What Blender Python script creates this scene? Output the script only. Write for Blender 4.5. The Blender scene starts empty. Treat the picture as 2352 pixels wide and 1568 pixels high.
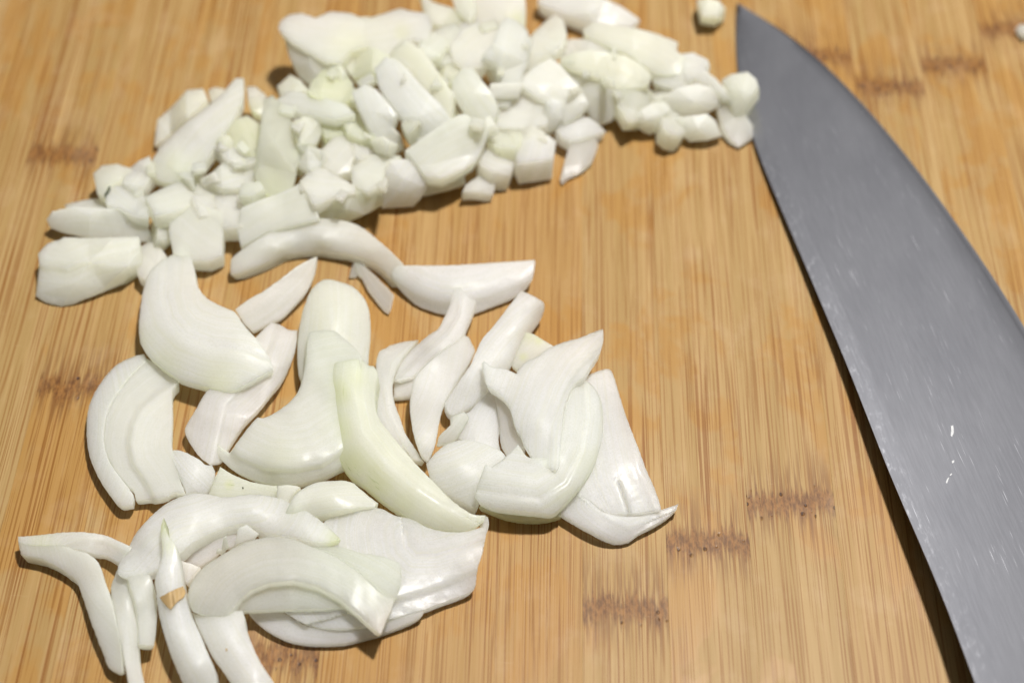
import bpy, bmesh, math, random
import numpy as np
from mathutils import Vector, geometry
random.seed(7)
rng = np.random.default_rng(11)
S = bpy.context.scene
COL = S.collection
R = math.radians

# ------------------------------------------------------------------ camera
PITCH = R(50.5); DEPTH = 0.426; FPX = 3920.0
cd = bpy.data.cameras.new('camera'); cam = bpy.data.objects.new('camera', cd); COL.objects.link(cam)
cd.lens = 60; cd.sensor_width = 36; cd.clip_start = 0.02; cd.clip_end = 20
CAM = Vector((0, -DEPTH*math.cos(PITCH), DEPTH*math.sin(PITCH)))
cam.location = CAM; cam.rotation_euler = (math.pi/2-PITCH, 0, 0)
cd.dof.use_dof = True; cd.dof.focus_distance = 0.393; cd.dof.aperture_fstop = 8.0; cd.dof.aperture_blades = 7
S.camera = cam
# ------------------------------------------------------------------ light
W = bpy.data.worlds.new('World'); S.world = W; W.use_nodes = True
bg = W.node_tree.nodes['Background']; bg.inputs[0].default_value = (1.0, 0.985, 0.96, 1); bg.inputs[1].default_value = 0.04
def area(name, loc, size, power, col, shape='DISK'):
    l = bpy.data.lights.new(name, 'AREA'); l.shape = shape; l.size = size; l.energy = power; l.color = col
    o = bpy.data.objects.new(name, l); COL.objects.link(o); o.location = loc
    o.rotation_euler = (Vector((0, 0.02, 0))-Vector(loc)).to_track_quat('-Z', 'Y').to_euler()
    return o
area('kitchen_lamp', (0.30, 0.26, 1.24), 0.12, 20.5, (1.0, 0.982, 0.955))
c_ = area('bounced_ceiling_light', (0.35, 1.15, 1.6), 3.6, 9.0, (1.0, 0.985, 0.965), 'SQUARE'); c_.rotation_euler = (0, 0, 0)
S.view_settings.view_transform = 'Standard'; S.view_settings.look = 'None'
S.view_settings.exposure = 0.45; S.view_settings.gamma = 1.0
S.render.engine = 'CYCLES'; S.cycles.use_denoising = True
S.cycles.max_bounces = 24; S.cycles.diffuse_bounces = 12; S.cycles.glossy_bounces = 6; S.cycles.transmission_bounces = 12

# ------------------------------------------------------------------ picture point -> point of the board or above it
UP = np.array([0, math.sin(PITCH), math.cos(PITCH)]); FW = np.array([0, math.cos(PITCH), -math.sin(PITCH)])
def unproj(u, v, h):
    u = np.asarray(u, float); v = np.asarray(v, float); h = np.asarray(h, float)
    a = (u-1176)/FPX; b = -(v-784)/FPX
    d = FW[None]+b[:, None]*UP[None]; d[:, 0] += a
    t = (h-CAM.z)/d[:, 2]
    return np.array(CAM)[None]+d*t[:, None]
def ground(u, v, h=0.0): return unproj([u], [v], [h])[0]
VIEWS = {'F': (0, 0, .57422), 'Z1': (0, 800, 1.68), 'Z2': (1300, 800, 1.68), 'Z4': (0, 1800, 1.68), 'Z5': (1000, 1800, 1.68),
         'T1': (0, 0, 1.68), 'T2': (1000, 0, 1.68), 'T3': (2000, 0, 1.68), 'R2': (0, 1300, 1.12), 'R5': (2200, 1500, 1.274)}
def toU(view, p):
    X, Y, z = VIEWS[view]; p = np.array(p, float); q = p.copy()
    q[:, 0] = (X+p[:, 0]/z)*.57422; q[:, 1] = (Y+p[:, 1]/z)*.57422
    return q

# ------------------------------------------------------------------ node helpers
def newmat(name):
    m = bpy.data.materials.new(name); m.use_nodes = True
    nt = m.node_tree; return m, nt, nt.nodes['Principled BSDF']
class NB:
    def __init__(s, nt): s.nt = nt
    def n(s, t, **kw):
        x = s.nt.nodes.new(t)
        for k, v in kw.items(): setattr(x, k, v)
        return x
    def put(s, sock, v):
        if hasattr(v, 'is_output') or isinstance(v, bpy.types.NodeSocket): s.nt.links.new(v, sock)
        else: sock.default_value = v
    def math(s, op, a, b=0.0, c=0.0, clamp=False):
        x = s.n('ShaderNodeMath', operation=op, use_clamp=clamp)
        s.put(x.inputs[0], a); s.put(x.inputs[1], b); s.put(x.inputs[2], c); return x.outputs[0]
    def noise(s, vec, scale=1.0, detail=2.0, rough=0.5, dist=0.0):
        x = s.n('ShaderNodeTexNoise'); s.put(x.inputs['Vector'], vec)
        x.inputs['Scale'].default_value = scale; x.inputs['Detail'].default_value = detail
        x.inputs['Roughness'].default_value = rough; x.inputs['Distortion'].default_value = dist
        return x.outputs['Fac']
    def vmul(s, vec, sc):
        x = s.n('ShaderNodeVectorMath', operation='MULTIPLY'); s.put(x.inputs[0], vec); x.inputs[1].default_value = sc; return x.outputs[0]
    def vadd(s, a, b):
        x = s.n('ShaderNodeVectorMath', operation='ADD'); s.put(x.inputs[0], a); s.put(x.inputs[1], b); return x.outputs[0]
    def ramp(s, v, a, b, lo=0.0, hi=1.0, smooth=True):
        x = s.n('ShaderNodeMapRange'); x.interpolation_type = 'SMOOTHSTEP' if smooth else 'LINEAR'
        s.put(x.inputs[0], v); s.put(x.inputs[1], a); s.put(x.inputs[2], b); s.put(x.inputs[3], lo); s.put(x.inputs[4], hi); return x.outputs[0]
    def mix(s, f, a, b, mode='MIX'):
        x = s.n('ShaderNodeMix', data_type='RGBA', blend_type=mode)
        s.put(x.inputs[0], f); s.put(x.inputs[6], a if not isinstance(a, tuple) else (*a, 1)); s.put(x.inputs[7], b if not isinstance(b, tuple) else (*b, 1))
        return x.outputs[2]
    def attr(s, name, kind='GEOMETRY'):
        x = s.n('ShaderNodeAttribute'); x.attribute_name = name; x.attribute_type = kind; return x
    def comb(s, x_, y_, z_=0.0):
        c = s.n('ShaderNodeCombineXYZ'); s.put(c.inputs[0], x_); s.put(c.inputs[1], y_); s.put(c.inputs[2], z_); return c.outputs[0]
    def bump(s, h, strength, dist, nrm=None):
        x = s.n('ShaderNodeBump'); x.inputs['Strength'].default_value = strength; x.inputs['Distance'].default_value = dist
        s.put(x.inputs['Height'], h)
        if nrm is not None: s.put(x.inputs['Normal'], nrm)
        return x.outputs[0]

# ------------------------------------------------------------------ bamboo
def bamboo():
    m, nt, P = newmat('bamboo'); b = NB(nt)
    tc = b.n('ShaderNodeTexCoord'); ob = tc.outputs['Object']
    seed = b.attr('seed', 'OBJECT').outputs['Fac']
    v = b.vadd(ob, b.comb(b.math('MULTIPLY', seed, 3.17), b.math('MULTIPLY', seed, 7.3), seed))
    sp = b.n('ShaderNodeSeparateXYZ'); nt.links.new(ob, sp.inputs[0]); ox, oy = sp.outputs[0], sp.outputs[1]
    warp = b.math('MULTIPLY', b.math('SUBTRACT', b.noise(b.vmul(v, (60, 14, 1)), 1, 1), .5), .0010)
    vw = b.vadd(v, b.comb(warp, 0.0, 0.0))
    f1 = b.noise(b.vmul(vw, (1700, 12, 1)), 1, 1, .4)         # dark bundles
    f2 = b.noise(b.vmul(vw, (2900, 26, 1)), 1, 1, .4)         # fine fibres
    f3 = b.noise(b.vmul(vw, (330, 5, 1)), 1, 2, .55)          # broad bands
    dens = b.noise(b.vmul(v, (75, 20, 1)), 1, 2, .5)
    base = b.mix(b.ramp(f3, .30, .72), (.288, .182, .063), (.348, .226, .092))
    tone = b.attr('tone', 'OBJECT').outputs['Fac']
    base = b.mix(tone, base, (.33, .155, .032))
    stain = b.ramp(b.noise(b.vmul(v, (42, 24, 1)), 1, 4, .62, .3), .50, .60)
    lines = b.math('MULTIPLY', b.ramp(f1, .585, .635), b.ramp(dens, .30, .62, .45, 1.0))
    fine = b.ramp(f2, .565, .625)
    base = b.mix(b.math('MULTIPLY', stain, .50), base, (.33, .160, .034))
    base = b.mix(b.math('MULTIPLY', fine, .70), base, (.205, .088, .017))
    base = b.mix(b.math('MULTIPLY', lines, .70), base, (.175, .062, .008))
    pale = b.ramp(b.noise(b.vmul(vw, (1500, 60, 1)), 1, 2), .62, .78)
    base = b.mix(b.math('MULTIPLY', pale, .35), base, (.44, .290, .125))
    # two growth nodes
    tot = None; dark = None
    for nm in ('node_a', 'node_b'):
        ny = b.attr(nm, 'OBJECT').outputs['Fac']
        wob = b.math('ADD', b.math('MULTIPLY', b.math('SUBTRACT', b.noise(b.vmul(v, (1500, 30, 1)), 1, 1), .5), .011), b.math('MULTIPLY', b.math('SUBTRACT', b.noise(b.vmul(v, (130, 1, 1)), 1, 1), .5), .005))
        d = b.math('ADD', b.math('SUBTRACT', oy, ny), wob)
        up = b.ramp(d, .0010, .0040, 1, 0); dn = b.ramp(d, -.0055, -.0018, 0, 1)
        core = b.math('MULTIPLY', up, dn)
        halo = b.math('MULTIPLY', b.ramp(d, .003, .018, 1, 0), b.ramp(d, -.014, -.004, 0, 1))
        tot = core if tot is None else b.math('MAXIMUM', tot, core)
        dark = halo if dark is None else b.math('MAXIMUM', dark, halo)
    base = b.mix(b.math('MULTIPLY', b.math('MULTIPLY', dark, b.ramp(b.noise(b.vmul(v, (1700, 60, 1)), 1, 1), .44, .60)), .72), base, (.165, .074, .022))
    mott = b.noise(b.vmul(v, (1100, 420, 1)), 1, 4, .7)
    ncol = b.mix(b.ramp(mott, .36, .66), (.095, .036, .010), (.235, .105, .028))
    base = b.mix(b.math('MULTIPLY', tot, .84), base, ncol)
    vo = b.n('ShaderNodeTexVoronoi'); vo.feature = 'F1'; nt.links.new(b.vmul(v, (420, 340, 1)), vo.inputs['Vector']); vo.inputs['Scale'].default_value = 1
    dots = b.math('MULTIPLY', b.ramp(vo.outputs['Distance'], .15, .24, 1, 0), b.math('MULTIPLY', b.ramp(b.noise(b.vmul(v, (300, 200, 1)), 1, 1), .40, .46), tot))
    base = b.mix(b.math('MULTIPLY', dots, .92), base, (.040, .016, .008))
    # dull whitish wear, knife scores
    wear = b.ramp(b.noise(b.vmul(v, (95, 70, 1)), 1, 5, .65), .50, .72)
    base = b.mix(b.math('MULTIPLY', wear, .12), base, (.50, .37, .24))
    sc = b.ramp(b.noise(b.vmul(v, (90, 2600, 1)), 1, 2), .74, .80)
    base = b.mix(b.math('MULTIPLY', sc, .30), base, (.55, .42, .25))
    nt.links.new(base, P.inputs['Base Color'])
    nt.links.new(b.ramp(stain, 0, 1, .50, .36), P.inputs['Roughness'])
    P.inputs['Specular IOR Level'].default_value = .25
    h = b.math('ADD', b.math('MULTIPLY', f1, -.6), b.math('MULTIPLY', f2, -.5))
    h = b.math('SUBTRACT', h, b.math('MULTIPLY', dots, 2.0))
    nt.links.new(b.bump(h, .35, .00018), P.inputs['Normal'])
    return m
M_BAMBOO = bamboo()

# ------------------------------------------------------------------ onion flesh
def onion(name, clear):
    m, nt, P = newmat(name); b = NB(nt)
    fl = b.attr('flow').outputs['Vector']; tint = b.attr('tint').outputs['Fac']
    tc = b.n('ShaderNodeTexCoord'); ob = tc.outputs['Object']
    vein = b.noise(b.vmul(fl, (.035, .9, 1)), 1, 2, .5)
    vein2 = b.noise(b.vmul(fl, (.05, 2.6, 1)), 1, 1, .5)
    cloud = b.noise(b.vmul(ob, (140, 140, 140)), 1, 3, .6)
    cell = b.noise(b.vmul(ob, (2600, 2600, 2600)), 1, 2, .6)
    base = b.mix(b.ramp(vein, .30, .72), (.875, .885, .85), (.955, .96, .95))
    base = b.mix(b.math('MULTIPLY', b.ramp(vein2, .50, .66), .62), base, (.84, .845, .75))
    base = b.mix(b.math('MULTIPLY', b.ramp(cloud, .40, .70), .30), base, (.92, .92, .875))
    base = b.mix(b.math('MULTIPLY', b.ramp(cell, .48, .66), .7), base, (.80, .81, .76))
    warm = b.attr('warm', 'OBJECT').outputs['Fac']
    base = b.mix(b.math('MULTIPLY', warm, .5), base, (.93, .865, .795))
    clr = b.attr('clarity', 'OBJECT').outputs['Fac']
    base = b.mix(b.math('MULTIPLY', clr, .55), base, (.85, .858, .745))
    base = b.mix(tint, base, (.80, .84, .50))
    streak = b.math('MULTIPLY', b.ramp(b.noise(b.vmul(fl, (.35, 2.6, 1)), 1, 2), .60, .74), b.ramp(tint, .25, .7))
    base = b.mix(b.math('MULTIPLY', streak, .6), base, (.42, .52, .13))
    nt.links.new(base, P.inputs['Base Color'])
    P.inputs['Subsurface Weight'].default_value = 1.0 if clear else .92
    P.inputs['Subsurface Radius'].default_value = (1.0, .97, .86)
    P.inputs['Subsurface Scale'].default_value = .010 if clear else .0075
    P.inputs['Transmission Weight'].default_value = 0.0 if clear else .0
    wet = b.ramp(b.noise(b.vmul(ob, (95, 95, 95)), 1, 2), .46, .60)
    nt.links.new(b.math('ADD', b.ramp(wet, 0, 1, .42, .20), b.math('MULTIPLY', cell, .12)), P.inputs['Roughness'])
    P.inputs['IOR'].default_value = 1.38; P.inputs['Specular IOR Level'].default_value = .5
    h = b.math('ADD', b.math('MULTIPLY', cell, .9), b.math('ADD', b.math('MULTIPLY', vein2, .25), b.math('MULTIPLY', vein, .5)))
    h = b.math('ADD', h, b.math('MULTIPLY', b.noise(b.vmul(ob, (260, 260, 260)), 1, 2, .5), .5))
    bn = b.bump(h, .30, .00014); nt.links.new(bn, P.inputs['Normal'])
    P.inputs['Subsurface Anisotropy'].default_value = .5
    rg = b.math('ADD', b.math('MULTIPLY', b.noise(b.vmul(ob, (1500, 1500, 1500)), 1, 2, .6), 1.0), b.math('MULTIPLY', b.noise(b.vmul(fl, (.4, 5.0, 1)), 1, 2), .6))
    nt.links.new(b.bump(rg, .85, .00030), P.inputs['Coat Normal'])
    P.inputs['Coat Weight'].default_value = .45; P.inputs['Coat Roughness'].default_value = .20
    tr = b.n('ShaderNodeBsdfTranslucent'); nt.links.new(base, tr.inputs['Color']); nt.links.new(bn, tr.inputs['Normal'])
    mx = b.n('ShaderNodeMixShader'); mx.inputs[0].default_value = .64 if clear else .56
    nt.links.new(P.outputs[0], mx.inputs[1]); nt.links.new(tr.outputs[0], mx.inputs[2])
    nt.links.new(mx.outputs[0], nt.nodes['Material Output'].inputs['Surface'])
    return m
M_ONION = onion('onion_flesh', False); M_CLEAR = onion('onion_flesh_watery', True)
def flat(name, col, rough=.6, spec=.4):
    m, nt, P = newmat(name); b = NB(nt); tc = b.n('ShaderNodeTexCoord')
    f = b.noise(b.vmul(tc.outputs['Object'], (900, 300, 900)), 1, 3)
    nt.links.new(b.mix(f, tuple(c*.75 for c in col), tuple(min(1, c*1.25) for c in col)), P.inputs['Base Color'])
    P.inputs['Roughness'].default_value = rough; P.inputs['Specular IOR Level'].default_value = spec; return m
M_SKIN = flat('dry_onion_skin', (.40, .27, .12), .6); M_SPECK = flat('dark_speck', (.05, .06, .025)); M_HANDLE = flat('handle_black', (.02, .02, .022), .45)
M_FLECK = flat('dried_fleck', (.50, .50, .50), .4)
M_COUNTER = flat('counter_grey', (.30, .28, .26), .5)

# ------------------------------------------------------------------ steel
def steel():
    m, nt, P = newmat('blade_steel'); b = NB(nt)
    st = b.attr('st').outputs['Vector']      # s along the blade, t from spine to edge, in metres
    grind = b.noise(b.vmul(st, (120, 1500, 1)), 1, 2, .6)
    sm = b.noise(b.vmul(st, (30, 45, 1)), 1, 3, .5)
    base = b.mix(b.ramp(sm, .3, .7), (.305, .307, .335), (.340, .342, .370))
    def scr(rot, sx, sy, lo, hi, msk):
        mp = b.n('ShaderNodeMapping'); nt.links.new(st, mp.inputs[0]); mp.inputs['Rotation'].default_value = (0, 0, R(rot)); mp.inputs['Scale'].default_value = (sx, sy, 1)
        k = b.ramp(b.noise(mp.outputs[0], 1, 2, .5), lo, hi)
        return b.math('MULTIPLY', k, b.ramp(b.noise(b.vmul(st, (msk, msk, 1)), 1, 2), .46, .62))
    s1 = scr(10, 70, 3600, .66, .76, 60); s2 = scr(-17, 90, 3900, .67, .77, 45); s3 = scr(38, 120, 3500, .70, .80, 80)
    ss = b.math('MAXIMUM', b.math('MAXIMUM', s1, s2), s3)
    sep = b.n('ShaderNodeSeparateXYZ'); nt.links.new(st, sep.inputs[0])
    near = b.math('MULTIPLY', b.ramp(sep.outputs[1], .0, .0075, 1, 0), b.ramp(b.noise(b.vmul(st, (330, 700, 1)), 1, 4, .7), .50, .75))
    specks = b.ramp(b.noise(b.vmul(st, (700, 700, 1)), 1, 2), .76, .82)
    allm = b.math('MAXIMUM', b.math('MAXIMUM', b.math('MULTIPLY', ss, .50), b.math('MULTIPLY', near, .25)), b.math('MULTIPLY', specks, .55))
    base = b.mix(allm, base, (.86, .86, .90))
    nt.links.new(base, P.inputs['Base Color']); P.inputs['Metallic'].default_value = 1.0
    r = b.math('ADD', b.ramp(grind, .3, .7, .292, .308), b.math('MULTIPLY', allm, .18)); nt.links.new(r, P.inputs['Roughness'])
    nt.links.new(b.bump(b.math('ADD', grind, b.math('MULTIPLY', ss, .8)), .012, .00004), P.inputs['Normal'])
    return m
M_STEEL = steel()

# ------------------------------------------------------------------ object helpers
def link(name, me, mat=None, parent=None):
    o = bpy.data.objects.new(name, me); COL.objects.link(o)
    if mat is not None: me.materials.append(mat)
    if parent is not None: o.parent = parent
    return o
def tag(o, label, cat, group=None):
    o['label'] = label; o['category'] = cat
    if group: o['group'] = group
    return o

# ------------------------------------------------------------------ the board
TH = R(1.48)
gx = np.array([math.cos(TH), -math.sin(TH)]); gy = np.array([math.sin(TH), math.cos(TH)])
p0 = ground(1338, 1250)
def strip_xy(u, v):
    q = ground(u, v)[:2]-p0[:2]; return q@gx, q@gy
SW = .0190
board = bpy.data.objects.new('cutting_board', None); COL.objects.link(board); board.location = (p0[0], p0[1], 0); board.rotation_euler = (0, 0, -TH)
tag(board, 'bamboo cutting board of glued strips with brown growth nodes under everything', 'cutting board')
seam = {k: k*SW for k in range(-13, 14)}
for k, f in ((3, 3.07), (4, 4.10), (5, 5.12), (6, 6.13), (7, 7.13)): seam[k] = f*SW
for k in range(8, 14): seam[k] = (k+.13)*SW
NODES = {}
for (u, v, k) in ((142, 352, -8), (165, 884, -8+1), (1435, 1392, 0), (1622, 1236, 1), (1815, 1152, 2), (2040, 196, 4), (2190, 148, 5), (1905, 125, 3), (2310, 65, 6), (640, 1496, -4),
                  (1140, 1830, -2), (420, 1950, -6), (860, -420, -3), (1400, -300, 0), (330, -350, -7)):
    x, y = strip_xy(u, v)
    kk = k
    NODES.setdefault(kk, []).append(y)
Y0, Y1, BT = -.115, .36, .018
for k in range(-13, 13):
    x0, x1 = seam[k], seam[k+1]; w = (x1-x0)/2-.000004; c = .00003
    prof = [(-w, -BT), (-w, -c), (-w+c, 0), (w-c, 0), (w, -c), (w, -BT)]
    vs = [(px, y, pz) for y in (Y0, Y1) for px, pz in prof]; n = len(prof)
    fs = [(i, i+1, n+i+1, n+i) for i in range(n-1)]+[(n-1, 0, n, 2*n-1), tuple(range(n-1, -1, -1)), tuple(range(n, 2*n))]
    me = bpy.data.meshes.new('bamboo_strip'); me.from_pydata(vs, [], fs)
    bm = bmesh.new(); bm.from_mesh(me); bmesh.ops.recalc_face_normals(bm, faces=bm.faces); bm.to_mesh(me); bm.free()
    o = link('bamboo_strip', me, M_BAMBOO, board); o.location = ((x0+x1)/2, 0, 0)
    nn = NODES.get(k, [])
    o['node_a'] = float(nn[0]) if nn else 9.0; o['node_b'] = float(nn[1]) if len(nn) > 1 else 9.0
    o['seed'] = float(random.uniform(-3, 3)); o['tone'] = float({-1: .38, -2: .34, -3: .25, -4: .1, 0: .10, 2: .05, 3: .18, 5: .10, 6: .14}.get(k, random.uniform(0, .12)))
# counter the board lies on
me = bpy.data.meshes.new('counter'); me.from_pydata([(-1.2, -.9, -BT-.001), (1.2, -.9, -BT-.001), (1.2, 1.4, -BT-.001), (-1.2, 1.4, -BT-.001)], [], [(0, 1, 2, 3)])
o = link('floor_counter', me, M_COUNTER); o.name = 'countertop'; o['kind'] = 'structure'; o['label'] = 'grey countertop under the cutting board'

# ------------------------------------------------------------------ knife
knife = bpy.data.objects.new('kitchen_knife', None); COL.objects.link(knife)
SP = [(1692, 8), (1687, 40), (1686, 85), (1688, 150), (1698, 220), (1719, 294), (1740, 350), (1764, 410), (1789, 459), (1824, 545), (1875, 664), (1937, 811), (1978, 914), (2018, 1024), (2066, 1143), (2128, 1279), (2198, 1450), (2237, 1568), (2320, 1760), (2400, 1950)]
ED = [(1694, 7), (1712, 13), (1740, 26), (1770, 44), (1810, 72), (1852, 104), (1893, 140), (1950, 200), (2007, 262), (2082, 353), (2139, 427), (2200, 514), (2258, 598), (2310, 677), (2360, 757), (2430, 880), (2510, 1030), (2600, 1220), (2700, 1450), (2790, 1680)]
def respace(pts, n):
    p = np.array(pts, float); d = np.r_[0, np.cumsum(np.linalg.norm(np.diff(p, axis=0), axis=1))]
    t = np.linspace(0, d[-1], n); q = np.c_[np.interp(t, d, p[:, 0]), np.interp(t, d, p[:, 1])]
    for _ in range(30): q[1:-1] = .25*q[:-2]+.5*q[1:-1]+.25*q[2:]
    return q
NS = 90
spq = respace(SP, NS); edq = respace(ED, NS)
frac = np.linspace(0, 1, NS)
hs = .0014+.0112*np.clip(frac, 0, 1)**1.35         # height of the spine's upper arris over the board
he = np.full(NS, .0006)+.0012*(1-frac)
spw = unproj(spq[:, 0], spq[:, 1], hs); edw = unproj(edq[:, 0], edq[:, 1], he)
tt = [0, .03, .10, .11, .30, .5, .7, .85, .955, .965, 1.0]
vs = []; fs = []; stv = []
slen = np.r_[0, np.cumsum(np.linalg.norm(np.diff(spw, axis=0), axis=1))]
for i in range(NS):
    wd = np.linalg.norm(edw[i]-spw[i]); thk = .0022*min(1, .25+frac[i]*4)
    for t in tt:
        p = spw[i]*(1-t)+edw[i]*t
        band = min(.0046, wd*.4)
        dd = t*wd
        z = 0
        if frac[i] < .62: z = -.00055*max(0, 1-dd/band)*min(1, (.62-frac[i])*4)
        if t > .955: z = -.0003*(t-.955)/.045
        vs.append((p[0], p[1], p[2]+z)); stv.append((slen[i], dd, 0))
    for t in tt[::-1]:
        p = spw[i]*(1-min(1, t+.016*(1-t)))+edw[i]*min(1, t+.016*(1-t))
        vs.append((p[0], p[1], max(.0002, p[2]-.0003-thk*(1-t)**.8))); stv.append((slen[i], t*wd, 1))
m_ = 2*len(tt)
for i in range(NS-1):
    for j in range(m_):
        fs.append((i*m_+j, i*m_+(j+1) % m_, (i+1)*m_+(j+1) % m_, (i+1)*m_+j))
fs.append(tuple(range(m_))); fs.append(tuple((NS-1)*m_+j for j in range(m_-1, -1, -1)))
me = bpy.data.meshes.new('blade'); me.from_pydata(vs, [], fs)
a = me.attributes.new('st', 'FLOAT_VECTOR', 'POINT'); a.data.foreach_set('vector', np.array(stv, np.float32).ravel())
bm = bmesh.new(); bm.from_mesh(me); bmesh.ops.recalc_face_normals(bm, faces=bm.faces); bm.to_mesh(me); bm.free()
me.shade_smooth(); me.set_sharp_from_angle(angle=R(14))
# place the empty on the board below the tip
def to_empty(o, loc):
    me = o.data; me.transform(__import__('mathutils').Matrix.Translation(-Vector(loc)))
kb = Vector((spw[NS//2][0], spw[NS//2][1], 0)); knife.location = kb
o = link('blade', me, M_STEEL, knife); to_empty(o, kb)
# handle beyond the picture's lower edge
ax = Vector(spw[-1]-spw[-12]).normalized(); ax.z = .0; ax.normalize(); sd = Vector((ax.y, -ax.x, 0))*-1
hc = Vector(spw[-1])*.72+Vector(edw[-1])*.28
bm = bmesh.new(); ring = []
for i in range(9):
    t = i/8; c = hc+ax*(t*.115-.004); ww = (.013+.003*math.sin(t*5)); hh = .010*(1-.35*(abs(t-.5)*2)**4)
    ring.append([bm.verts.new((c+sd*(ww*math.cos(q))+Vector((0, 0, hh*math.sin(q)+.002)))) for q in np.linspace(0, 2*math.pi, 16, endpoint=False)])
for i in range(8):
    for j in range(16): bm.faces.new((ring[i][j], ring[i][(j+1) % 16], ring[i+1][(j+1) % 16], ring[i+1][j]))
bm.faces.new(ring[0]); bm.faces.new(ring[-1][::-1]); bmesh.ops.recalc_face_normals(bm, faces=bm.faces)
me = bpy.data.meshes.new('handle'); bm.to_mesh(me); bm.free(); me.shade_smooth()
o = link('handle', me, M_HANDLE, knife); to_empty(o, kb)
tag(knife, 'large steel kitchen knife with scratched grey blade lying on the board', 'knife')

# ------------------------------------------------------------------ onion pieces
def smooth_outline(P, ds, cornerdeg):
    n = len(P); out = []; ang = []
    for i in range(n):
        a = P[i]-P[i-1]; b = P[(i+1) % n]-P[i]
        ang.append(abs(math.degrees(math.atan2(a[0]*b[1]-a[1]*b[0], a@b))))
    corner = [x > cornerdeg for x in ang]
    for i in range(n):
        p1, p2 = P[i], P[(i+1) % n]
        m1 = (p2-P[i-1])*.5 if not corner[i] else (p2-p1)
        m2 = (P[(i+2) % n]-p1)*.5 if not corner[(i+1) % n] else (p2-p1)
        L = np.linalg.norm(p2-p1)
        l1 = np.linalg.norm(m1)+1e-9; m1 = m1*min(1, 1.0*L/l1); l2 = np.linalg.norm(m2)+1e-9; m2 = m2*min(1, 1.0*L/l2)
        k = max(1, int(round(L/ds)))
        for j in range(k):
            t = j/k
            out.append((2*t**3-3*t*t+1)*p1+(t**3-2*t*t+t)*m1+(-2*t**3+3*t*t)*p2+(t**3-t*t)*m2)
    return np.array(out)
def seg_dist(Q, A, B):
    AB = B-A; L2 = (AB**2).sum(1)+1e-12
    AQ = Q[:, None]-A[None]
    t = np.clip((AQ*AB[None]).sum(2)/L2[None], 0, 1)
    D = AQ-t[..., None]*AB[None]
    d = np.sqrt((D**2).sum(2)); k = d.argmin(1); r = np.arange(len(Q))
    cr = AB[k, 0]*AQ[r, k, 1]-AB[k, 1]*AQ[r, k, 0]
    cum = np.r_[0, np.cumsum(np.sqrt(L2))][:-1]
    along = cum[k]+t[r, k]*np.sqrt(L2[k])
    return d[r, k], cr, along
def inside(Q, P):
    x, y = Q[:, 0], Q[:, 1]; c = np.zeros(len(Q), bool)
    A = P; B = np.roll(P, -1, 0)
    for (x1, y1), (x2, y2) in zip(A, B):
        if y1 == y2: continue
        c ^= ((y1 > y) != (y2 > y)) & (x < (x2-x1)*(y-y1)/(y2-y1)+x1)
    return c
def rbf(ctl):
    C = np.array(ctl, float); n = len(C)
    if n == 1: return lambda Q: np.full(len(Q), C[0, 2])
    def phi(r): return np.where(r > 0, r*r*np.log(r+1e-12), 0)
    X = C[:, :2]/100; D = np.linalg.norm(X[:, None]-X[None], axis=2)
    if n == 2:
        d = C[1, :2]-C[0, :2]; L = d@d
        return lambda Q: C[0, 2]+(C[1, 2]-C[0, 2])*np.clip(((Q-C[0, :2])@d)/L, -.3, 1.3)
    A = np.zeros((n+3, n+3)); A[:n, :n] = phi(D)+np.eye(n)*1e-3; A[:n, n] = 1; A[:n, n+1:] = X; A[n, :n] = 1; A[n+1:, :n] = X.T
    w = np.linalg.lstsq(A, np.r_[C[:, 2], 0, 0, 0], rcond=None)[0]
    lo, hi = C[:, 2].min()-1.0, C[:, 2].max()+1.2
    def f(Q):
        q = Q/100; r = np.linalg.norm(q[:, None]-X[None], axis=2)
        return np.clip(phi(r)@w[:n]+w[n]+q@w[n+1:], lo, hi)
    return f
class Wob:
    def __init__(s, amp, wl):
        s.k = rng.normal(size=(7, 2))/wl*2*math.pi*.6; s.p = rng.uniform(0, 6.28, 7); s.a = amp/2.2
    def __call__(s, Q): return s.a*np.sin(Q@s.k.T+s.p).sum(1)
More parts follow.
